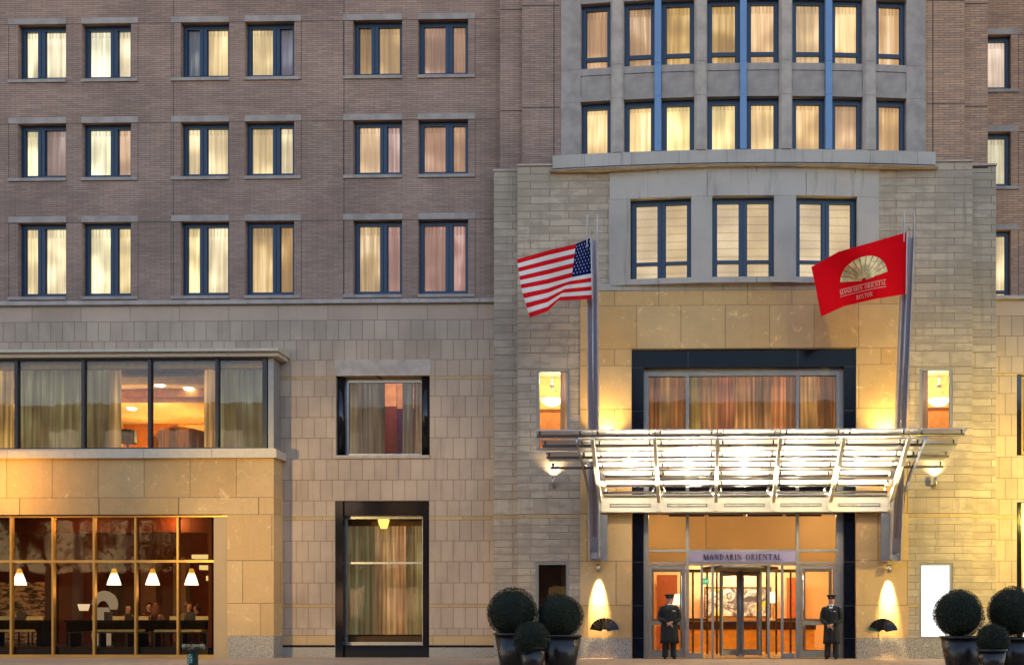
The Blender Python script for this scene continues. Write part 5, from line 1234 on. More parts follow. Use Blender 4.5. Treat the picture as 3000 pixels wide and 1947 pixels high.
def doorman(px, pyf, label, Y, turn, h=1.78, glasses=False, seed=0, wide=1.0, hz=0.0):
    """standing straight, hands folded in front"""
    x, z = P(px, pyf, Y); t = thing("person", (x, Y, 0), label, "person", "uniformed doormen at the entrance", turn)
    k = h/1.78; V = lambda a, b, c: (a*k, b*k, c*k)
    s = Sk()
    pel = s.add(V(0,0,.94), (.15*k,.10*k)); wa = s.add(V(0,0,1.10), (.14*k,.095*k), pel); ch = s.add(V(0,-.01,1.30), (.165*k,.11*k), wa); nb_ = s.add(V(0,.0,1.45), (.085*k,.07*k), ch)
    nk = s.add(V(0,-.005,1.52), .055*k, nb_); hb2 = s.add(V(0,-.012,1.59), (.074*k,.084*k), nk); hm2 = s.add(V(0,-.01,1.66), (.084*k,.098*k), hb2); ht = s.add(V(0,0,1.73), (.062*k,.078*k), hm2)
    for sd in (-1, 1):
        hip = s.add(V(sd*.095,0,.88), .088*k, pel); kn = s.add(V(sd*.105,-.01,.50), .058*k, hip); cf = s.add(V(sd*.11,.015,.33), .055*k, kn); an = s.add(V(sd*.115,.02,.09), .038*k, cf); s.add(V(sd*.13,-.11,.035), .03*k, an)
        sh = s.add(V(sd*.185,0,1.42), .06*k, ch); el = s.add(V(sd*.265,.02,1.14), .044*k, sh); wr = s.add(V(sd*.06,-.195,1.0+hz+.02*sd), .029*k, el)
        hand(s, V(sd*.05,-.20,1.0+hz+.02*sd), (-sd*.8,-.1,-.35), sd, wr, curl=(-sd*.1,.3 if sd < 0 else .2,-.9), spread=(0,.45,-.9), s=k)
    # nose and ears belong to the one head surface
    s.add(V(0,-.108,1.645), .012*k, hm2)
    for sd in (-1, 1): s.add(V(sd*.083,.01,1.645), .014*k, hm2)
    skinned("body", s.v, s.e, s.r, skinm, t, 0)
    # trousers
    trs = plain("charcoal_trousers", (.006,.006,.007), .8)
    m = M()
    for sd in (-1, 1): m.tube([V(sd*.095,0,.90),V(sd*.10,-.005,.70),V(sd*.108,-.01,.50),V(sd*.112,.0,.30),V(sd*.12,.005,.10),V(sd*.122,.005,.055)], [.115*k,.105*k,.088*k,.082*k,.082*k,.085*k], 18)
    m.build("trousers", trs, t)
    m = M()
    for sd in (-1, 1):
        prof = [(.0,.0)]; cx_ = sd*.13
        pts = [V(sd*.118,.06,.04),V(sd*.122,.02,.05),V(sd*.13,-.06,.045),V(sd*.138,-.14,.032),V(sd*.14,-.175,.026)]
        m.tube(pts, [(.036*k,.036*k),(.043*k,.045*k),(.045*k,.04*k),(.043*k,.03*k),(.026*k,.02*k)], 14)
        m.box((sd*.13-.045)*k,(sd*.13+.045)*k,-.18*k,.085*k,0,.014)
    m.build("shoes", plain("black_leather", (.005,.005,.005), .2), t)
    # long coat
    coatm = plain("black_wool_coat", (.0055,.0055,.006), .8, var=.25, scale=5, bump=.35)
    prof = [(.255,.185,.44),(.245,.175,.55),(.235,.165,.75),(.222,.155,.92),(.205,.145,1.08),(.212,.145,1.22),(.225,.145,1.34),(.205,.125,1.42),(.145,.10,1.475),(.085,.08,1.50)]
    m = M(); n = 40; rd = random.Random(seed); ph = rd.random()*6
    for (a, b, zz_) in prof:
        for q in range(n):
            th = 2*math.pi*q/n; fold = wide*1+(.028*math.sin(th*7+ph+zz_*3)+.018*math.sin(th*11+ph*2))*max(0,(1.15-zz_)) 
            wr_ = 1+.006*math.sin(zz_*60+th*3)
            m.v.append(V(a*math.cos(th)*fold*wr_, b*math.sin(th)*fold*wr_-.005, zz_+(.012*math.sin(th*3+ph) if zz_ < .5 else 0)))
    for i in range(len(prof)-1):
        for q in range(n): m.f.append([i*n+q, i*n+(q+1)%n, (i+1)*n+(q+1)%n, (i+1)*n+q]); m.mi.append(0); m.uv.append(None); m.sm.append(True)
    # front closing edge and buttons
    co_ = m.build("coat", coatm, t); sdm = co_.modifiers.new("Solid", "SOLIDIFY"); sdm.thickness = .012
    m = M(); m.obox(V(.035,-.152,1.40), V(.03,-.178,.46), .012, .012)
    m.build("coat_edge", plain("coat_seam", (.02,.02,.022), .7), co_)
    m = M()
    for sd in (-1, 1):
        n0 = len(m.v); m.v += [V(sd*.02,-.15,1.30),V(sd*.03,-.152,1.36),V(sd*.115,-.125,1.42),V(sd*.135,-.06,1.485),V(sd*.075,-.085,1.505),V(sd*.03,-.125,1.42)]
        m.f.append([n0+j for j in range(6)]); m.mi.append(0); m.uv.append(None); m.sm.append(False)
    lp = m.build("lapels", plain("coat_collar", (.022,.021,.022), .6), co_); q = lp.modifiers.new("Solid","SOLIDIFY"); q.thickness = .014; q.offset = 0
    m = M()
    for z_ in (1.25,1.12,.9,.76): m.lathe([(0,0),(.012,0),(.012,.006),(0,.008)], V(-.03,-.172,z_), 8)
    m.build("buttons", plain("button", (.03,.03,.03), .3), co_)
    m = M()
    for sd in (-1, 1):
        m.tube([V(sd*.15,.0,1.44),V(sd*.205,.0,1.40),V(sd*.245,.01,1.28),V(sd*.268,.02,1.15),V(sd*.235,-.05,1.09+hz*.5),V(sd*.16,-.13,1.05+hz*.8),V(sd*.085,-.185,1.015+hz)],[.05*k,.078*k,.075*k,.07*k,.07*k,.062*k,.052*k], 18)
    m.build("sleeves", coatm, co_)
    # shirt, tie, badge
    M().lathe([(.075*k,1.455*k),(.066*k,1.50*k),(.062*k,1.535*k)], (0,-.004,0), 20).build("shirt_collar", plain("white_shirt", lin(235,232,226), .7), t)
    m = M(); m.v = [V(-.022,-.155,1.32),V(.022,-.155,1.32),V(.016,-.105,1.465),V(.024,-.085,1.505),V(-.024,-.085,1.505),V(-.016,-.105,1.465)]; m.f = [[0,1,2,3,4,5]]; m.mi = [0]; m.uv = [None]; m.sm = [False]
    m.build("tie", plain("blue_grey_tie", lin(70,84,120), .5), t)
    m = M(); m.v = [V(-.045,-.135,1.42),V(.045,-.135,1.42),V(.055,-.07,1.51),V(-.055,-.07,1.51)]; m.f=[[0,1,2,3]]; m.mi=[0]; m.uv=[None]; m.sm=[False]; m.build("shirt_front", plain("white_shirt_front", lin(230,228,222), .7), t)
    M().box(.075*k,.145*k,-.165*k,-.150*k,1.325*k,1.345*k).build("name_badge", plain("white_badge", lin(240,236,225), .4), co_)
    # cap
    m = M().lathe([(.098,-.005),(.099,.028),(.13,.055),(.134,.066),(.115,.082),(.0,.09)], (0,.0,1.712*k), 30, sy=1.12); cp_ = m.build("peaked_cap", plain("black_cap", (.008,.008,.009), .6), t)
    M().lathe([(.0992,.0),(.1005,.0),(.1015,.026),(.1002,.026)], (0,0,1.712*k), 30, sy=1.13).build("hat_band", plain("maroon_band", lin(70,22,26), .5), cp_)
    m = M(); n0 = 0
    for i in range(9):
        a = R(200+140*i/8); m.v.append((.098*math.cos(a), .108*math.sin(a), 1.714*k)); m.v.append((.108*math.cos(a), .108*math.sin(a)*1.45-.012, 1.692*k))
    for i in range(8): m.f.append([2*i,2*i+1,2*i+3,2*i+2]); m.mi.append(0); m.uv.append(None); m.sm.append(True)
    vz = m.build("visor", plain("patent_visor", (.004,.004,.004), .08), cp_); q = vz.modifiers.new("Solid","SOLIDIFY"); q.thickness = .005
    M().box(-.012,.012,-.120,-.110,1.716*k,1.738*k).build("cap_badge", plain("silver_badge", lin(210,205,190), .3, metal=.8), cp_)
    # face and hair
    m = M().lathe([(.079,-.055),(.083,-.01),(.085,.03)], (0,.014,1.68*k), 22, sy=1.08); hv = plain("grey_hair", lin(90,84,78) if not glasses else lin(150,146,140), .8)
    m2 = M(); 
    for i in range(13):
        a = R(-10+200*i/12); 
        for zz_, r_ in ((1.635,.076),(1.70,.084)): m2.v.append((r_*k*math.cos(a), r_*1.16*k*math.sin(a)+.006, zz_*k))
    for i in range(12): m2.f.append([2*i,2*i+2,2*i+3,2*i+1]); m2.mi.append(0); m2.uv.append(None); m2.sm.append(True)
    hr_ = m2.build("hair", hv, t); q = hr_.modifiers.new("Solid","SOLIDIFY"); q.thickness = .01; q.offset = 1
    m = M()
    for sd in (-1, 1): m.lathe([(0,-.007),(.010,-.004),(.010,.004),(0,.007)], V(sd*.030,-.094,1.657), 10)
    m.build("eyes", plain("dark_eyes", (.02,.012,.01), .2), t)
    m = M()
    for sd in (-1, 1): m.obox(V(sd*.045,-.096,1.675), V(sd*.016,-.101,1.678), .004, .007)
    m.build("eyebrows", hv, t)
    m = M().obox(V(-.022,-.097,1.607), V(.022,-.097,1.607), .006, .008); m.build("mouth", plain("lips", lin(150,80,70), .5), t)
    if glasses:
        m = M()
        for sd in (-1, 1):
            pts = [V(sd*.031+.021*math.cos(a_), -.108, 1.655+.015*math.sin(a_)) for a_ in [2*math.pi*i/10 for i in range(11)]]; m.tube(pts, .0022, 5, caps=False)
            m.tube([V(sd*.052,-.108,1.66),V(sd*.08,.0,1.66)], .002, 5)
        m.build("glasses", steelm, t)
    return t
doorman(1961, 1936, "doorman in long black coat and peaked cap, with glasses, left of the revolving door", YK-.25, R(8), 1.75, True, 1, 1.06)
doorman(2436, 1939, "doorman in long black coat and peaked cap, by the right black pillar", YK-.3, R(-15), 1.73, False, 2, .95, -.055)

# ================================================================== RESTAURANT behind the shop window
zFl = .28
r = M(); xa, xb = XL, PX(700, 3)+.6; y0, y1 = ySh+.15, 6.5
r.box(xa, xb, y0, y1+.1, zFl-.1, zFl, 0); r.box(xa, xb, y1, y1+.1, zFl, 4.3, 1); r.box(xb, xb+.1, y0, y1+.1, zFl, 4.3, 1); r.box(xa, xb, y0, y1+.1, 4.2, 4.3, 2)
r.box(XL, xb, ySh+.145, ySh+.2, -.3, zFl+.02, 3)
yq = 4.6
r.box(PX(172,yq), PX(272,yq), yq, yq+.8, zFl, 4.2, 1)                           # dark red column block
r.box(PX(213,yq), PX(247,yq), yq-.03, yq, zFl, 4.2, 4)
r.box(PX(-600,yq), PX(104,yq), yq+.6, yq+.7, zFl, 2.3, 5); r.box(PX(104,yq), PX(140,yq), yq+.5, yq+.7, zFl, 2.9, 4)
r.box(PX(330,y1), PX(362,y1), y1-.4, y1, zFl, 3.0, 6); r.box(PX(425,y1), PX(470,y1), y1-.3, y1, zFl, 3.0, 7); r.box(PX(520,y1), PX(556,y1), y1-.3, y1, zFl, 3.2, 7)
r.box(xa, xb, 2.6, 2.8, 3.75, 4.2, 1)
def rough_stone():
    m, nt, out = newmat("rough_stacked_stone"); v = mapped(nt, 2.2, 1, 7); n1 = noise(nt, v, 1.3, 5, .7); n2 = noise(nt, mapped(nt,1,1,1), 12, 4, .7)
    c = mixc(nt, ramp(nt, n1, .42, .58), (.04,.022,.012), lin(216,180,140)); c = mixc(nt, ramp(nt, n2, .5, .75), c, (.05,.03,.015)); p = principled(nt, out, Base_Color=c, Roughness=.9); return m
r.build("restaurant_interior", [plain("dark_floor", (.03,.015,.008), .4), plain("oxblood_wall", lin(92,38,8), .6, spec=.2), plain("olive_brown_ceiling", lin(140,76,14), .7), plain("dark_plinth", (.02,.008,.004), .5), plain("deep_red_panel", lin(70,24,10), .4), rough_stone(), plain("shelf_wall", lin(70,46,26), .5, var=.5, scale=14), plain("tan_panel", lin(130,96,66), .6)], B)
shade_g = None
def shademat():
    m, nt, out = newmat("pendant_glow"); tc = N(nt, "ShaderNodeTexCoord"); sp = N(nt, "ShaderNodeSeparateXYZ"); nt.links.new(tc.outputs["Object"], sp.inputs[0])
    f = ramp(nt, sp.outputs[2], .28, .40); c = mixc(nt, f, (1,.93,.74), (1,.45,.04)); st = math_(nt, "MULTIPLY_ADD", f, -1.6*EM, 2.4*EM)
    e = N(nt, "ShaderNodeEmission"); nt.links.new(c, e.inputs[0]); nt.links.new(st, e.inputs[1]); nt.links.new(e.outputs[0], out.inputs[0]); return m
shm = shademat(); pend_y = .9
plab = ["glowing cone pendant lamp at the far left of the restaurant window","glowing cone pendant lamp, second from left, above the white sculptural lamp","glowing cone pendant lamp, third from left, above the long haired diner","glowing cone pendant lamp, rightmost, beside the stone pier"]
for k, px in enumerate((57,334,447,561)):
    x, z = P(px, 1457+806/3.1533, pend_y); t = thing("cone_pendant", (x,pend_y,z), plab[k], "pendant lamp", "glowing cone pendants in the restaurant window")
    M().lathe([(.195,0),(.155,.15),(.10,.31),(.075,.40),(.055,.48),(.0,.49)], (0,0,0), 28).build("lamp_shade", shm, t); M().tube([(0,0,.48),(0,0,4.19-z)], .005, 6).build("cord", blackm, t)
# rectangular shades at right; the long third box is added for the ceiling glow
for k, (pa, pb, pya, pyb) in enumerate(((590,640,1655,1668),(610,640,1686,1700),(567,640,1624,1636))):
    yy = 4.2-k*.3; a, z0 = P(pa, pyb, yy); b, z1 = P(pb, pya, yy); t = thing("drum_shade_lamp", ((a+b)/2, yy, z0), ["upper cream box shaped hanging lamp beside the stone pier","lower cream box shaped hanging lamp beside the stone pier","long bright box put in for the ceiling glow above the transom by the stone pier"][k], "pendant lamp", "box shaded lamps at the back of the restaurant")
    M().box(-(b-a)/2,(b-a)/2,-.15,.15,0,z1-z0).build("lamp_shade", emis("cream_shade_glow", lin(255,225,150), .95), t); M().tube([(0,0,z1-z0),(0,0,4.19-z0)], .006, 6).build("cord", blackm, t)
tblm = plain("black_table", (.004,.0035,.003), .4, spec=.1); chm = plain("cream_leather", lin(236,216,150), .55)
yt = 1.0
for k, (pa, pb) in enumerate(((-160,140),(207,624))):
    a, b = PX(pa,yt), PX(pb,yt); zt_ = PZ(1815,yt,400); t = thing("dining_table", ((a+b)/2,yt,zFl), ["long black table at the left edge of the restaurant window","long black table in the right half of the restaurant window"][k], "table"); w = (b-a)/2
    M().box(-w,w,-.35,.35,zt_-zFl-.05,zt_-zFl).build("table_top", tblm, t); M().box(-w+.05,w-.05,-.3,-.26,zt_-zFl-.32,zt_-zFl-.052).build("apron", tblm, t)
    for sx in (-w+.1, 0, w-.1): M().box(sx-.06,sx+.06,-.28,.28,0,zt_-zFl-.053).build("leg", tblm, t)
cl_ = ["cream backed chair at the left edge of the restaurant","cream backed chair under the leftmost cone lamp","cream backed chair between the white lamp and the dark haired diner","cream backed chair in front of the long haired diner","cream backed chair left of the bald diner","cream backed chair nearest the stone pier"]
chair_x = [(0,27),(80,122),(330,356),(404,444),(495,543),(571,620)]
for k, (pa, pb) in enumerate(chair_x):
    Y = yt+.75; xm = PX((pa+pb)/2, Y); zt_ = PZ(1803.5,Y,400); t = thing("dining_chair", (xm,Y,zFl), cl_[k], "chair", "cream chairs at the restaurant tables"); h = zt_-zFl; w = .235 if k not in (0,2) else .2
    M().box(-w,w,.0,.07,h-.32,h).build("backrest", chm, t); M().box(-w,w,-.45,.02,.42,.50).build("seat", chm, t)
    for sx in (-w+.03, w-.03):
        for sy in (-.42,.03): M().box(sx-.018,sx+.018,sy-.018,sy+.018,0,.418 if sy < 0 else h-.321).build("leg", blackm, t)
bench = thing("window_bench", (PX(330,.35),.35,zFl), "low bench with cream cushion strips under the restaurant tables", "bench")
bz = PZ(1846,.35,400)-zFl
for (pa, pb) in ((0,90),(283,345),(350,415),(462,535),(540,600)): M().box(PX(pa,.35)-PX(330,.35), PX(pb,.35)-PX(330,.35), -.2,.2,bz-.03,bz+.03).build("cushion", chm, bench)
M().box(PX(207,.35)-PX(330,.35), PX(620,.35)-PX(330,.35), -.18,.18,bz-.07,bz-.033).build("bench_frame", blackm, bench)
for px in (212,300,380,460,540,614): M().box(PX(px,.35)-PX(330,.35)-.03, PX(px,.35)-PX(330,.35)+.03,-.15,.15,0,bz-.072).build("leg", blackm, bench)
# menu cards, sculptural lamp
for k, (px, w, h) in enumerate(((65,.13,.24),(320,.12,.24),(559,.13,.24))):
    zt_ = PZ(1815,yt,400); t = M().box(-w,w,-.01,.01,0,h).build("menu_card", plain("grey_menu_card", lin(96,84,70), .7), None, (PX(px,yt),yt-.05,zt_+.003)); tag(t, ["grey menu card standing on the left table","grey menu card standing by the white sculptural lamp","grey menu card standing before the bald diner"][k], "menu card", "menu cards standing on the tables")
x, z = P(300, 1815, 2.2); t = thing("sculptural_lamp", (x,2.2,zFl), "large white curved sculptural lamp behind the table", "lamp"); wl_ = emis("milky_lamp_glow", lin(240,215,180), .3)
m = M(); m.v = []; m.lathe([(.26,.0),(.30,.4),(.28,.9),(.16,1.15)], (0,0,0), 20); m.build("lamp_body", wl_, t)
m = M(); pts = [(.05+.30*math.cos(R(a)), 0, 1.15+.36*math.sin(R(a))) for a in range(-10,171,20)]; m.tube(pts, [.1,.13,.15,.16,.16,.16,.15,.13,.1,.08][:len(pts)], 12); m.build("curved_arm", wl_, t)
M().lathe([(.12,0),(.16,.14),(.17,.2),(0,.2)], (-.4,-.3,1.05), 18).build("white_shade", emis("small_white_glow", lin(250,225,190), .9), t)

def diner(px, pyh, Y, label, facing, hairc, topc, hair="short", h=.30):
    """seated figure, forearms on the table; facing 0 = to the street, rotation about z"""
    x, z = P(px, pyh, Y); t = thing("person", (x, Y, zFl), label, "person", "diners at the restaurant tables", facing)
    H = z-zFl; s = Sk(); b = H-.86        # offset so the crown is at H
    V = lambda a, c, d: (a, c, d+b)
    pel = s.add(V(0,0,.05), (.15,.11)); wa = s.add(V(0,0,.22), (.135,.10), pel); ch = s.add(V(0,-.02,.40), (.16,.11), wa); nb_ = s.add(V(0,-.01,.54), (.08,.065), ch); nk = s.add(V(0,-.01,.60), .05, nb_)
    hd = s.add(V(0,-.02,.68), (.064,.076), nk); hm = s.add(V(0,-.02,.75), (.074,.09), hd); s.add(V(0,-.01,.82), (.06,.075), hm); s.add(V(0,-.115,.735), .012, hm)
    for sd in (-1, 1):
        s.add(V(sd*.08,0,.735), .013, hm); sh = s.add(V(sd*.17,0,.50), .055, ch); el = s.add(V(sd*.22,-.08,.26), .042, sh); wr = s.add(V(sd*.10,-.30,.30), .028, el); hand(s, V(sd*.095,-.31,.30), (-sd*.3,-1,0), sd, wr, curl=(0,-.2,-1), spread=(sd,0,0))
        kn = s.add(V(sd*.1,-.45,.06), .065, pel); s.add(V(sd*.1,-.45,max(-.35,-b-.28)), .04, kn)
    skinned("body", s.v, s.e, s.r, skinm, t, 0)
    m = M(); n = 24
    prof = [(.17,.13,.02),(.16,.125,.2),(.18,.13,.38),(.17,.12,.48),(.10,.09,.55),(.065,.065,.585)]
    for (a, c, zz_) in prof:
        for q in range(n): th = 2*math.pi*q/n; m.v.append(V(a*math.cos(th), c*math.sin(th)-.01, zz_))
    for i in range(len(prof)-1):
        for q in range(n): m.f.append([i*n+q, i*n+(q+1)%n, (i+1)*n+(q+1)%n, (i+1)*n+q]); m.mi.append(0); m.uv.append(None); m.sm.append(True)
    for sd in (-1, 1): m.tube([V(sd*.12,0,.51),V(sd*.19,-.01,.46),V(sd*.225,-.08,.27),V(sd*.14,-.25,.295)], [.05,.068,.058,.045], 14)
    m.build("top", plain("diner_cloth", topc, .8), t)
    hmt = plain("diner_hair", hairc, .7)
    m = M(); low = .70 if hair == "short" else .66
    for i in range(15):
        th = R(-25+230*i/14)
        for (r_, zz_) in (((.078,low),(.086,.76),(.078,.83),(.03,.872)) if hair == "short" else ((.12,.40),(.105,.62),(.09,.78),(.03,.875))): m.v.append(V(r_*math.cos(th), r_*1.18*math.sin(th), zz_))
    for i in range(14):
        for q in range(3): m.f.append([i*4+q,i*4+4+q,i*4+5+q,i*4+1+q]); m.mi.append(0); m.uv.append(None); m.sm.append(True)
    m.f.append([i*4+3 for i in range(15)]); m.mi.append(0); m.uv.append(None); m.sm.append(False)
    o = m.build("hair", hmt, t); q = o.modifiers.new("Solid","SOLIDIFY"); q.thickness = .014; q.offset = 1
diner(374, 1769, 2.0, "dark haired diner in black, head turned right, in the restaurant", R(55), (.02,.01,.006), (.01,.01,.012))
diner(457, 1767, 1.7, "diner with long fair hair seen from behind in the restaurant", R(170), lin(110,64,36), lin(120,90,64), "long")
diner(437, 1765, 3.0, "diner facing out, half hidden behind the long haired one", R(10), (.03,.014,.008), lin(60,24,20))
diner(552, 1763, 1.9, "grey suited diner looking right, nearest the stone pier", R(60), lin(120,70,40), lin(120,104,80))
diner(577, 1770, 2.9, "diner facing left, farthest right behind the grey suited man", R(-60), (.06,.03,.015), (.02,.018,.016))
# small things in the function room upstairs
yy = 3.0; x, z = P(530, 1318, yy)
t = thing("draped_chair", (x,yy,zb0-.4), "large draped high backed chair in gold and silver fabric upstairs", "chair"); zt_ = PZ(1255,yy,530)-(zb0-.4)
def stripes():
    m, nt, out = newmat("striped_gold_fabric"); w = noise(nt, mapped(nt,9,.2,.3), 1, 1); c = mixc(nt, ramp(nt, w, .45,.55), lin(150,120,100), lin(240,160,40)); principled(nt, out, Base_Color=c, Roughness=.45); return m
m = M(); n = 22; W_ = 1.05
prof_ = [(1.12,0),(1.02,zt_*.55),(.9,zt_*.82),(.72,zt_*.95),(.4,zt_)]
for i, (w_, zz_) in enumerate(prof_):
    for q in range(n): th = 2*math.pi*q/n; m.v.append((w_*math.cos(th)*(1+.02*math.sin(th*9)), .35*math.sin(th), zz_))
for i in range(len(prof_)-1):
    for q in range(n): m.f.append([i*n+q, i*n+(q+1)%n, (i+1)*n+(q+1)%n, (i+1)*n+q]); m.mi.append(0); m.uv.append(None); m.sm.append(True)
m.f.append([(len(prof_)-1)*n+q for q in range(n)]); m.mi.append(0); m.uv.append(None); m.sm.append(False)
m.build("drape", stripes(), t)
x, z = P(374, 1315, yy); zt_ = PZ(1262,yy,374)-(zb0-.4)
t = thing("black_cabinet", (x,yy,zb0-.4), "black scalloped lamp shade on a dark stand beside the curtains upstairs", "lamp")
M().lathe([(.1,0),(.05,.05),(.04,zt_-.35)], (0,0,0), 14).build("stand", plain("dark_stand", (.03,.012,.005), .4), t)
m = M(); n = 40
for zz_ in (zt_-.36, zt_):
    for q in range(n): th = 2*math.pi*q/n; rr_ = .24+.025*abs(math.sin(th*6)); m.v.append((rr_*math.cos(th), rr_*math.sin(th), zz_-(.03*abs(math.sin(th*6)) if zz_ < zt_-.1 else -.03*abs(math.sin(th*6)))))
for q in range(n): m.f.append([q,(q+1)%n,n+(q+1)%n,n+q]); m.mi.append(0); m.uv.append(None); m.sm.append(True)
m.build("lamp_shade", plain("black_shade", (.01,.004,.002), .6), t); t.name = "shaded_lamp"
# lantern shape standing in for a street lamp reflected in the tall shop window
yy = YW+.62; x, z = P(1124, 1548, yy); t = thing("lamp_reflection", (x,yy,z), "small glowing yellow lantern at the top of the tall shop window", "reflection")
M().lathe([(.0,0),(.10,.01),(.14,.12),(.17,.24),(.17,.27)], (0,0,0), 8, smooth=False).build("lantern_glass", emis("reflected_lamp_glow", (1,.75,.15), 2.2), t)
m = M(); 
for a in range(0,360,45): m.tube([(.105*math.cos(R(a)),.105*math.sin(R(a)),0),(.175*math.cos(R(a)),.175*math.sin(R(a)),.27)], .006, 5)
m.lathe([(.19,.27),(.05,.33),(0,.34)], (0,0,0), 8); m.tube([(0,0,.33),(0,0,.6)], .008, 6); m.build("reflection_frame", blackm, t)

# ================================================================== LIGHT
w = bpy.data.worlds.new("World"); sc.world = w; w.use_nodes = True; nt = w.node_tree; bg = nt.nodes["Background"]
sky = nt.nodes.new("ShaderNodeTexSky"); sky.sky_type = 'NISHITA'; sky.sun_disc = False; sky.sun_elevation = R(5); sky.sun_rotation = R(-25); sky.dust_density = 1.0; sky.ozone_density = 2.2
tint = nt.nodes.new("ShaderNodeMix"); tint.data_type = 'RGBA'; tint.blend_type = 'MULTIPLY'; tint.inputs[0].default_value = 1; tint.inputs[7].default_value = (1.41,1.02,.94,1)
nt.links.new(sky.outputs[0], tint.inputs[6]); nt.links.new(tint.outputs[2], bg.inputs[0]); bg.inputs[1].default_value = SKY
sun = bpy.data.lights.new("sun", "SUN"); sun.energy = SUNE; sun.angle = R(25); sun.color = (1,.9,.8); so = bpy.data.objects.new("sun", sun); COL.objects.link(so)
so.rotation_euler = Vector((math.sin(R(-25)), math.cos(R(-25)), math.tan(R(5)))).to_track_quat('Z','Y').to_euler()
# street lamps standing just outside the picture
def street_lamp(x, y, h, power, col, label, aim=(0,0,0), size=120):
    t = thing("street_lamp", (x,y,0), label, "street lamp", "street lamps along the kerb"); M().lathe([(.14,0),(.14,.12),(.07,.3),(.05,h-.45),(.04,h-.4)], (0,0,0), 16).build("pole", blackm, t)
    M().lathe([(.05,h-.4),(.16,h-.36),(.2,h-.02)], (0,0,0), 16).build("lantern_glass", emis("street_lamp_glow", col, 6), t); M().lathe([(.22,h),(.12,h+.1),(0,h+.16)], (0,0,0), 16).build("cap", blackm, t)
    d = (Vector(aim)-Vector((x,y,h-.2))).normalized(); spot(Vector((x,y,h-.2))+d*.3, aim, power, col, size, .9, .1, name="street_lamp_light")
LP = LAMP
street_lamp(-19.6, -2.6, 5.0, 300*LP, (1,.52,.05), "street lamp close to the left end of the facade", (-19,0,4.6), 130)
street_lamp(-17.2, -12.0, 4.6, 5600*LP, (1,.68,.22), "street lamp on the kerb left of the camera", (-10.4,0,3.2), 52)
street_lamp(10.6, -4.4, 4.4, 3100*LP, (1,.76,.12), "street lamp close to the right end of the facade", (7.5,0,4.6), 130)
# canopy uplights
for i in range(5):
    xm = (ribx(i,-1.1)+ribx(i+1,-1.1))/2; z = PZ(1446,-1.05,2100)
    area((xm, -1.06, z+.0), (xm, -3.3, z+.80), 85*CAN, (1,.84,.56), 1.4, .1, "canopy_uplight", 60)
    area((xm, -1.9, z+.0), (xm, -3.2, z+.8), 14*CAN, (1,.84,.56), 1.2, .1, "canopy_uplight", 120)
    area((xm, -1.5, z-.0), (xm, -.9, z-.25), 1.3*CAN, (1,.86,.62), 1.5, .05, "fascia_washer", 160)
for k, (px, tx) in enumerate(((1772,1790),(2600,2575))):
    Y = YP-.22; x = PX(px,Y); z = PZ(1290,Y,px)
    t = thing("wall_washer", (x,Y,z), ["small washer lamp behind the canopy beside the left mast","small washer lamp behind the canopy beside the right mast"][k], "wall light", "washer lamps hidden by the canopy"); M().lathe([(.05,-.12),(.06,0),(.045,0),(.0,-.05)], (0,0,0), 14).build("shade", steelm, t)
    spot((x,Y,z+.01), (x+(.02 if k == 0 else -.02),Y+.1,z+1), 330*WASH, (1,.72,.22), 120, 1.0, .05)
for px in (1960,2180,2390): spot((PX(px,-.85), -.84, zfs0-.05), (PX(px,-.85), -1.0, 0), 60*WASH, (1,.80,.5), 130, .8, .03)
for i in range(5):
    xm = (ribx(i,-1.1)+ribx(i+1,-1.1))/2; spot((xm, -1.04, zfs0-.05), (xm, -3.0, 5.15), 300*CAN, (1,.86,.6), 78, .9, .02, name="panel_fill_spot")  # added spots without fittings, to brighten the front glass panels
# rooms
LOB = (.50,.40,.235)
for px, Y, z, pw in ((1935,yE+1.6,4.1,60),(2430,yE+1.6,4.1,90),(2180,yE+1.0,4.1,50),(2000,yE+5,4.0,200),(2180,yE+6.0,4.0,260),(2380,yE+5,4.0,200)): point((PX(px,Y),Y,z), pw*INT, LOB, .08, "lobby_lamp")
area((PX(2160,yE+6.6), yE+6.6, 3.2), (PX(2160,yE+6.6), yE+7.7, 1.4), 90*INT, (1,.9,.75), 2.2, .2, "picture_lamp")
for px in (1617,2751): point((PX(px,YK+1.3),YK+1.5,PZ(1150,YK+1.3,px)+.4), 44*INT, (1,.82,.5), .1, "bowl_lamp_bulb")
for px, Y in ((300,3.0),(480,3.6),(560,5.2),(420,5.8),(120,4),(-100,3)): point((PX(px,Y),Y,6.8), 62*INT, (1,.72,.32), .1, "function_room_lamp")
point((PX(1150,1.9),1.7,PZ(1130,1.9,1150)), 44*INT, (1,.84,.7), .1, "bedroom_lamp")
for px in (57,334,447,561): x, z = P(px, 1720, pend_y); point((x,pend_y,z-.12), 9*INT, (1,.62,.26), .05, "pendant_bulb")
for px, Y in ((40,4.0),(600,4.6),(330,3.6),(200,1.4),(500,2.2)): point((PX(px,Y),Y,4.05), 44*INT, (1,.58,.20), .05, "restaurant_lamp")
point((PX(1124,.66),.62,PZ(1560,.6,1124)-.1), 1.0*INT, (1,.7,.3), .03, "reflection_bulb")  # added bulb for the street lamp's reflection shape
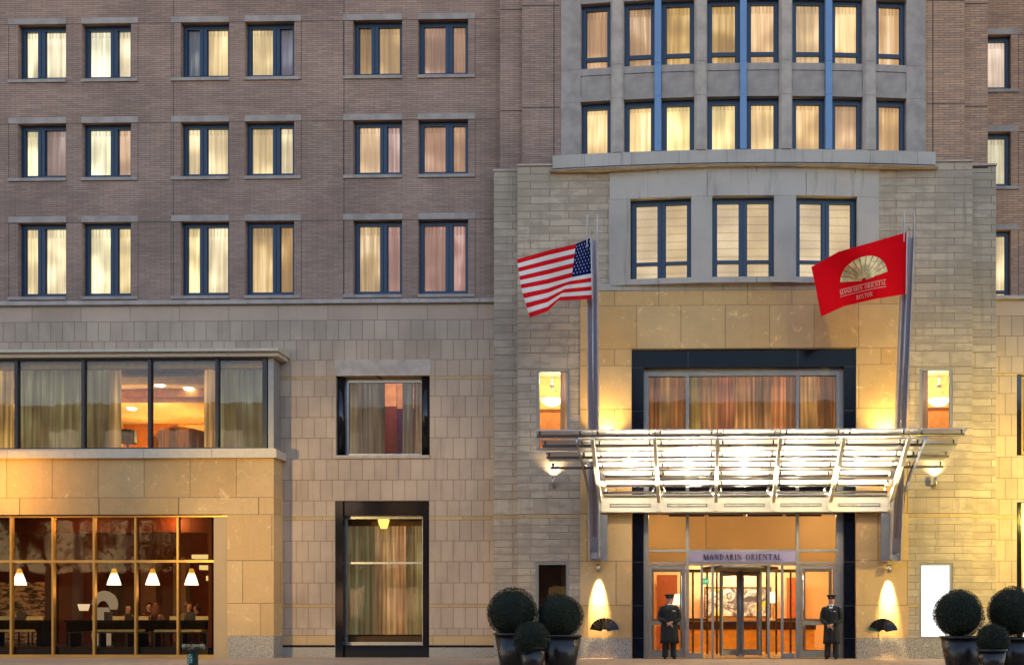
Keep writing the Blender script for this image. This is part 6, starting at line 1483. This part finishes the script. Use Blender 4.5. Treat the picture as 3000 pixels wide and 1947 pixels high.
# the far side of the street, seen only as reflections in the glass
ob = thing("office_building", (0,-54,0), "long brown stone building across the street", "building")
m = M().box(-80, 80, -8, 0, 0, 17.5); m.box(-80.2, 80.2, -.3, .25, 16.6, 17.8); m.build("wall", plain("brown_stone_wall", lin(64,44,30), .85, var=.3, scale=.6), ob)
og = M(); oe = M()
rd = random.Random(11)
for i in range(36):
    for j in range(4):
        x0 = -78+i*4.4; (oe if rd.random() < (.55 if j == 0 else .22) else og).box(x0, x0+2.4, 0.01, .08, .8+j*4.1, 3.4+j*4.1)
oh = M()
for i in range(6): oh.box(-66+i*4.2, -62.4+i*4.2, .01, .1, 4.6, 8.6)
oh.build("bright_storefront", emis("storefront_glow", lin(255,214,150), 7), ob)
og.build("dark_windows", plain("dark_window", (.02,.022,.03), .1), ob); oe.build("lit_windows", emis("far_window_glow", lin(255,196,120), .8), ob)
def street_tree(x, y, h, seed):
    rd = random.Random(seed); t = thing("street_tree", (x,y,0), "leafy street tree across the road", "tree", "trees along the far pavement")
    m = M().tube([(0,0,0),(.05,0,h*.3),(0,.1,h*.6)], [.2,.14,.08], 10)
    br = []
    for k in range(9):
        a = rd.random()*6.28; b = (math.cos(a)*h*.3*rd.random()+math.cos(a)*.6, math.sin(a)*h*.25, h*rd.uniform(.5,.92)); br.append(b); m.tube([(0,0,h*rd.uniform(.28,.5)),(b[0]*.5,b[1]*.5,b[2]*.8),b], [.07,.045,.02], 6)
    m.build("trunk", plain("bark", (.04,.03,.02), .9), t); m = M()
    for k in range(4200):
        b = br[rd.randrange(len(br))]; c = Vector((b[0]+rd.gauss(0,.7), b[1]+rd.gauss(0,.7), b[2]+rd.gauss(0,.6))); nn = Vector((rd.gauss(0,1),rd.gauss(0,1),rd.gauss(0,1))).normalized(); a = nn.orthogonal().normalized()*.09; q = nn.cross(a)*.8
        m.face([tuple(c-a),tuple(c-q),tuple(c+a),tuple(c+q)])
    m.build("crown", plain("tree_leaves", (.03,.05,.015), .6), t)
for i, (x, y, h) in enumerate(((-44,-42,9),(-35,-41,8.5),(-27,-43,9.5),(-15,-42,8),(4,-42,9),(16,-43,9),(27,-42,8.5))): street_tree(x, y, h, i)

sc.view_settings.view_transform = 'Standard'; sc.view_settings.look = 'None'; sc.view_settings.exposure = EXPO; sc.view_settings.gamma = 1
sc.cycles.use_adaptive_sampling = True; sc.cycles.max_bounces = 8; sc.cycles.transparent_max_bounces = 12; sc.cycles.sample_clamp_indirect = 4; sc.cycles.caustics_reflective = False; sc.cycles.caustics_refractive = False
try: sc.cycles.use_denoising = True
except Exception: pass
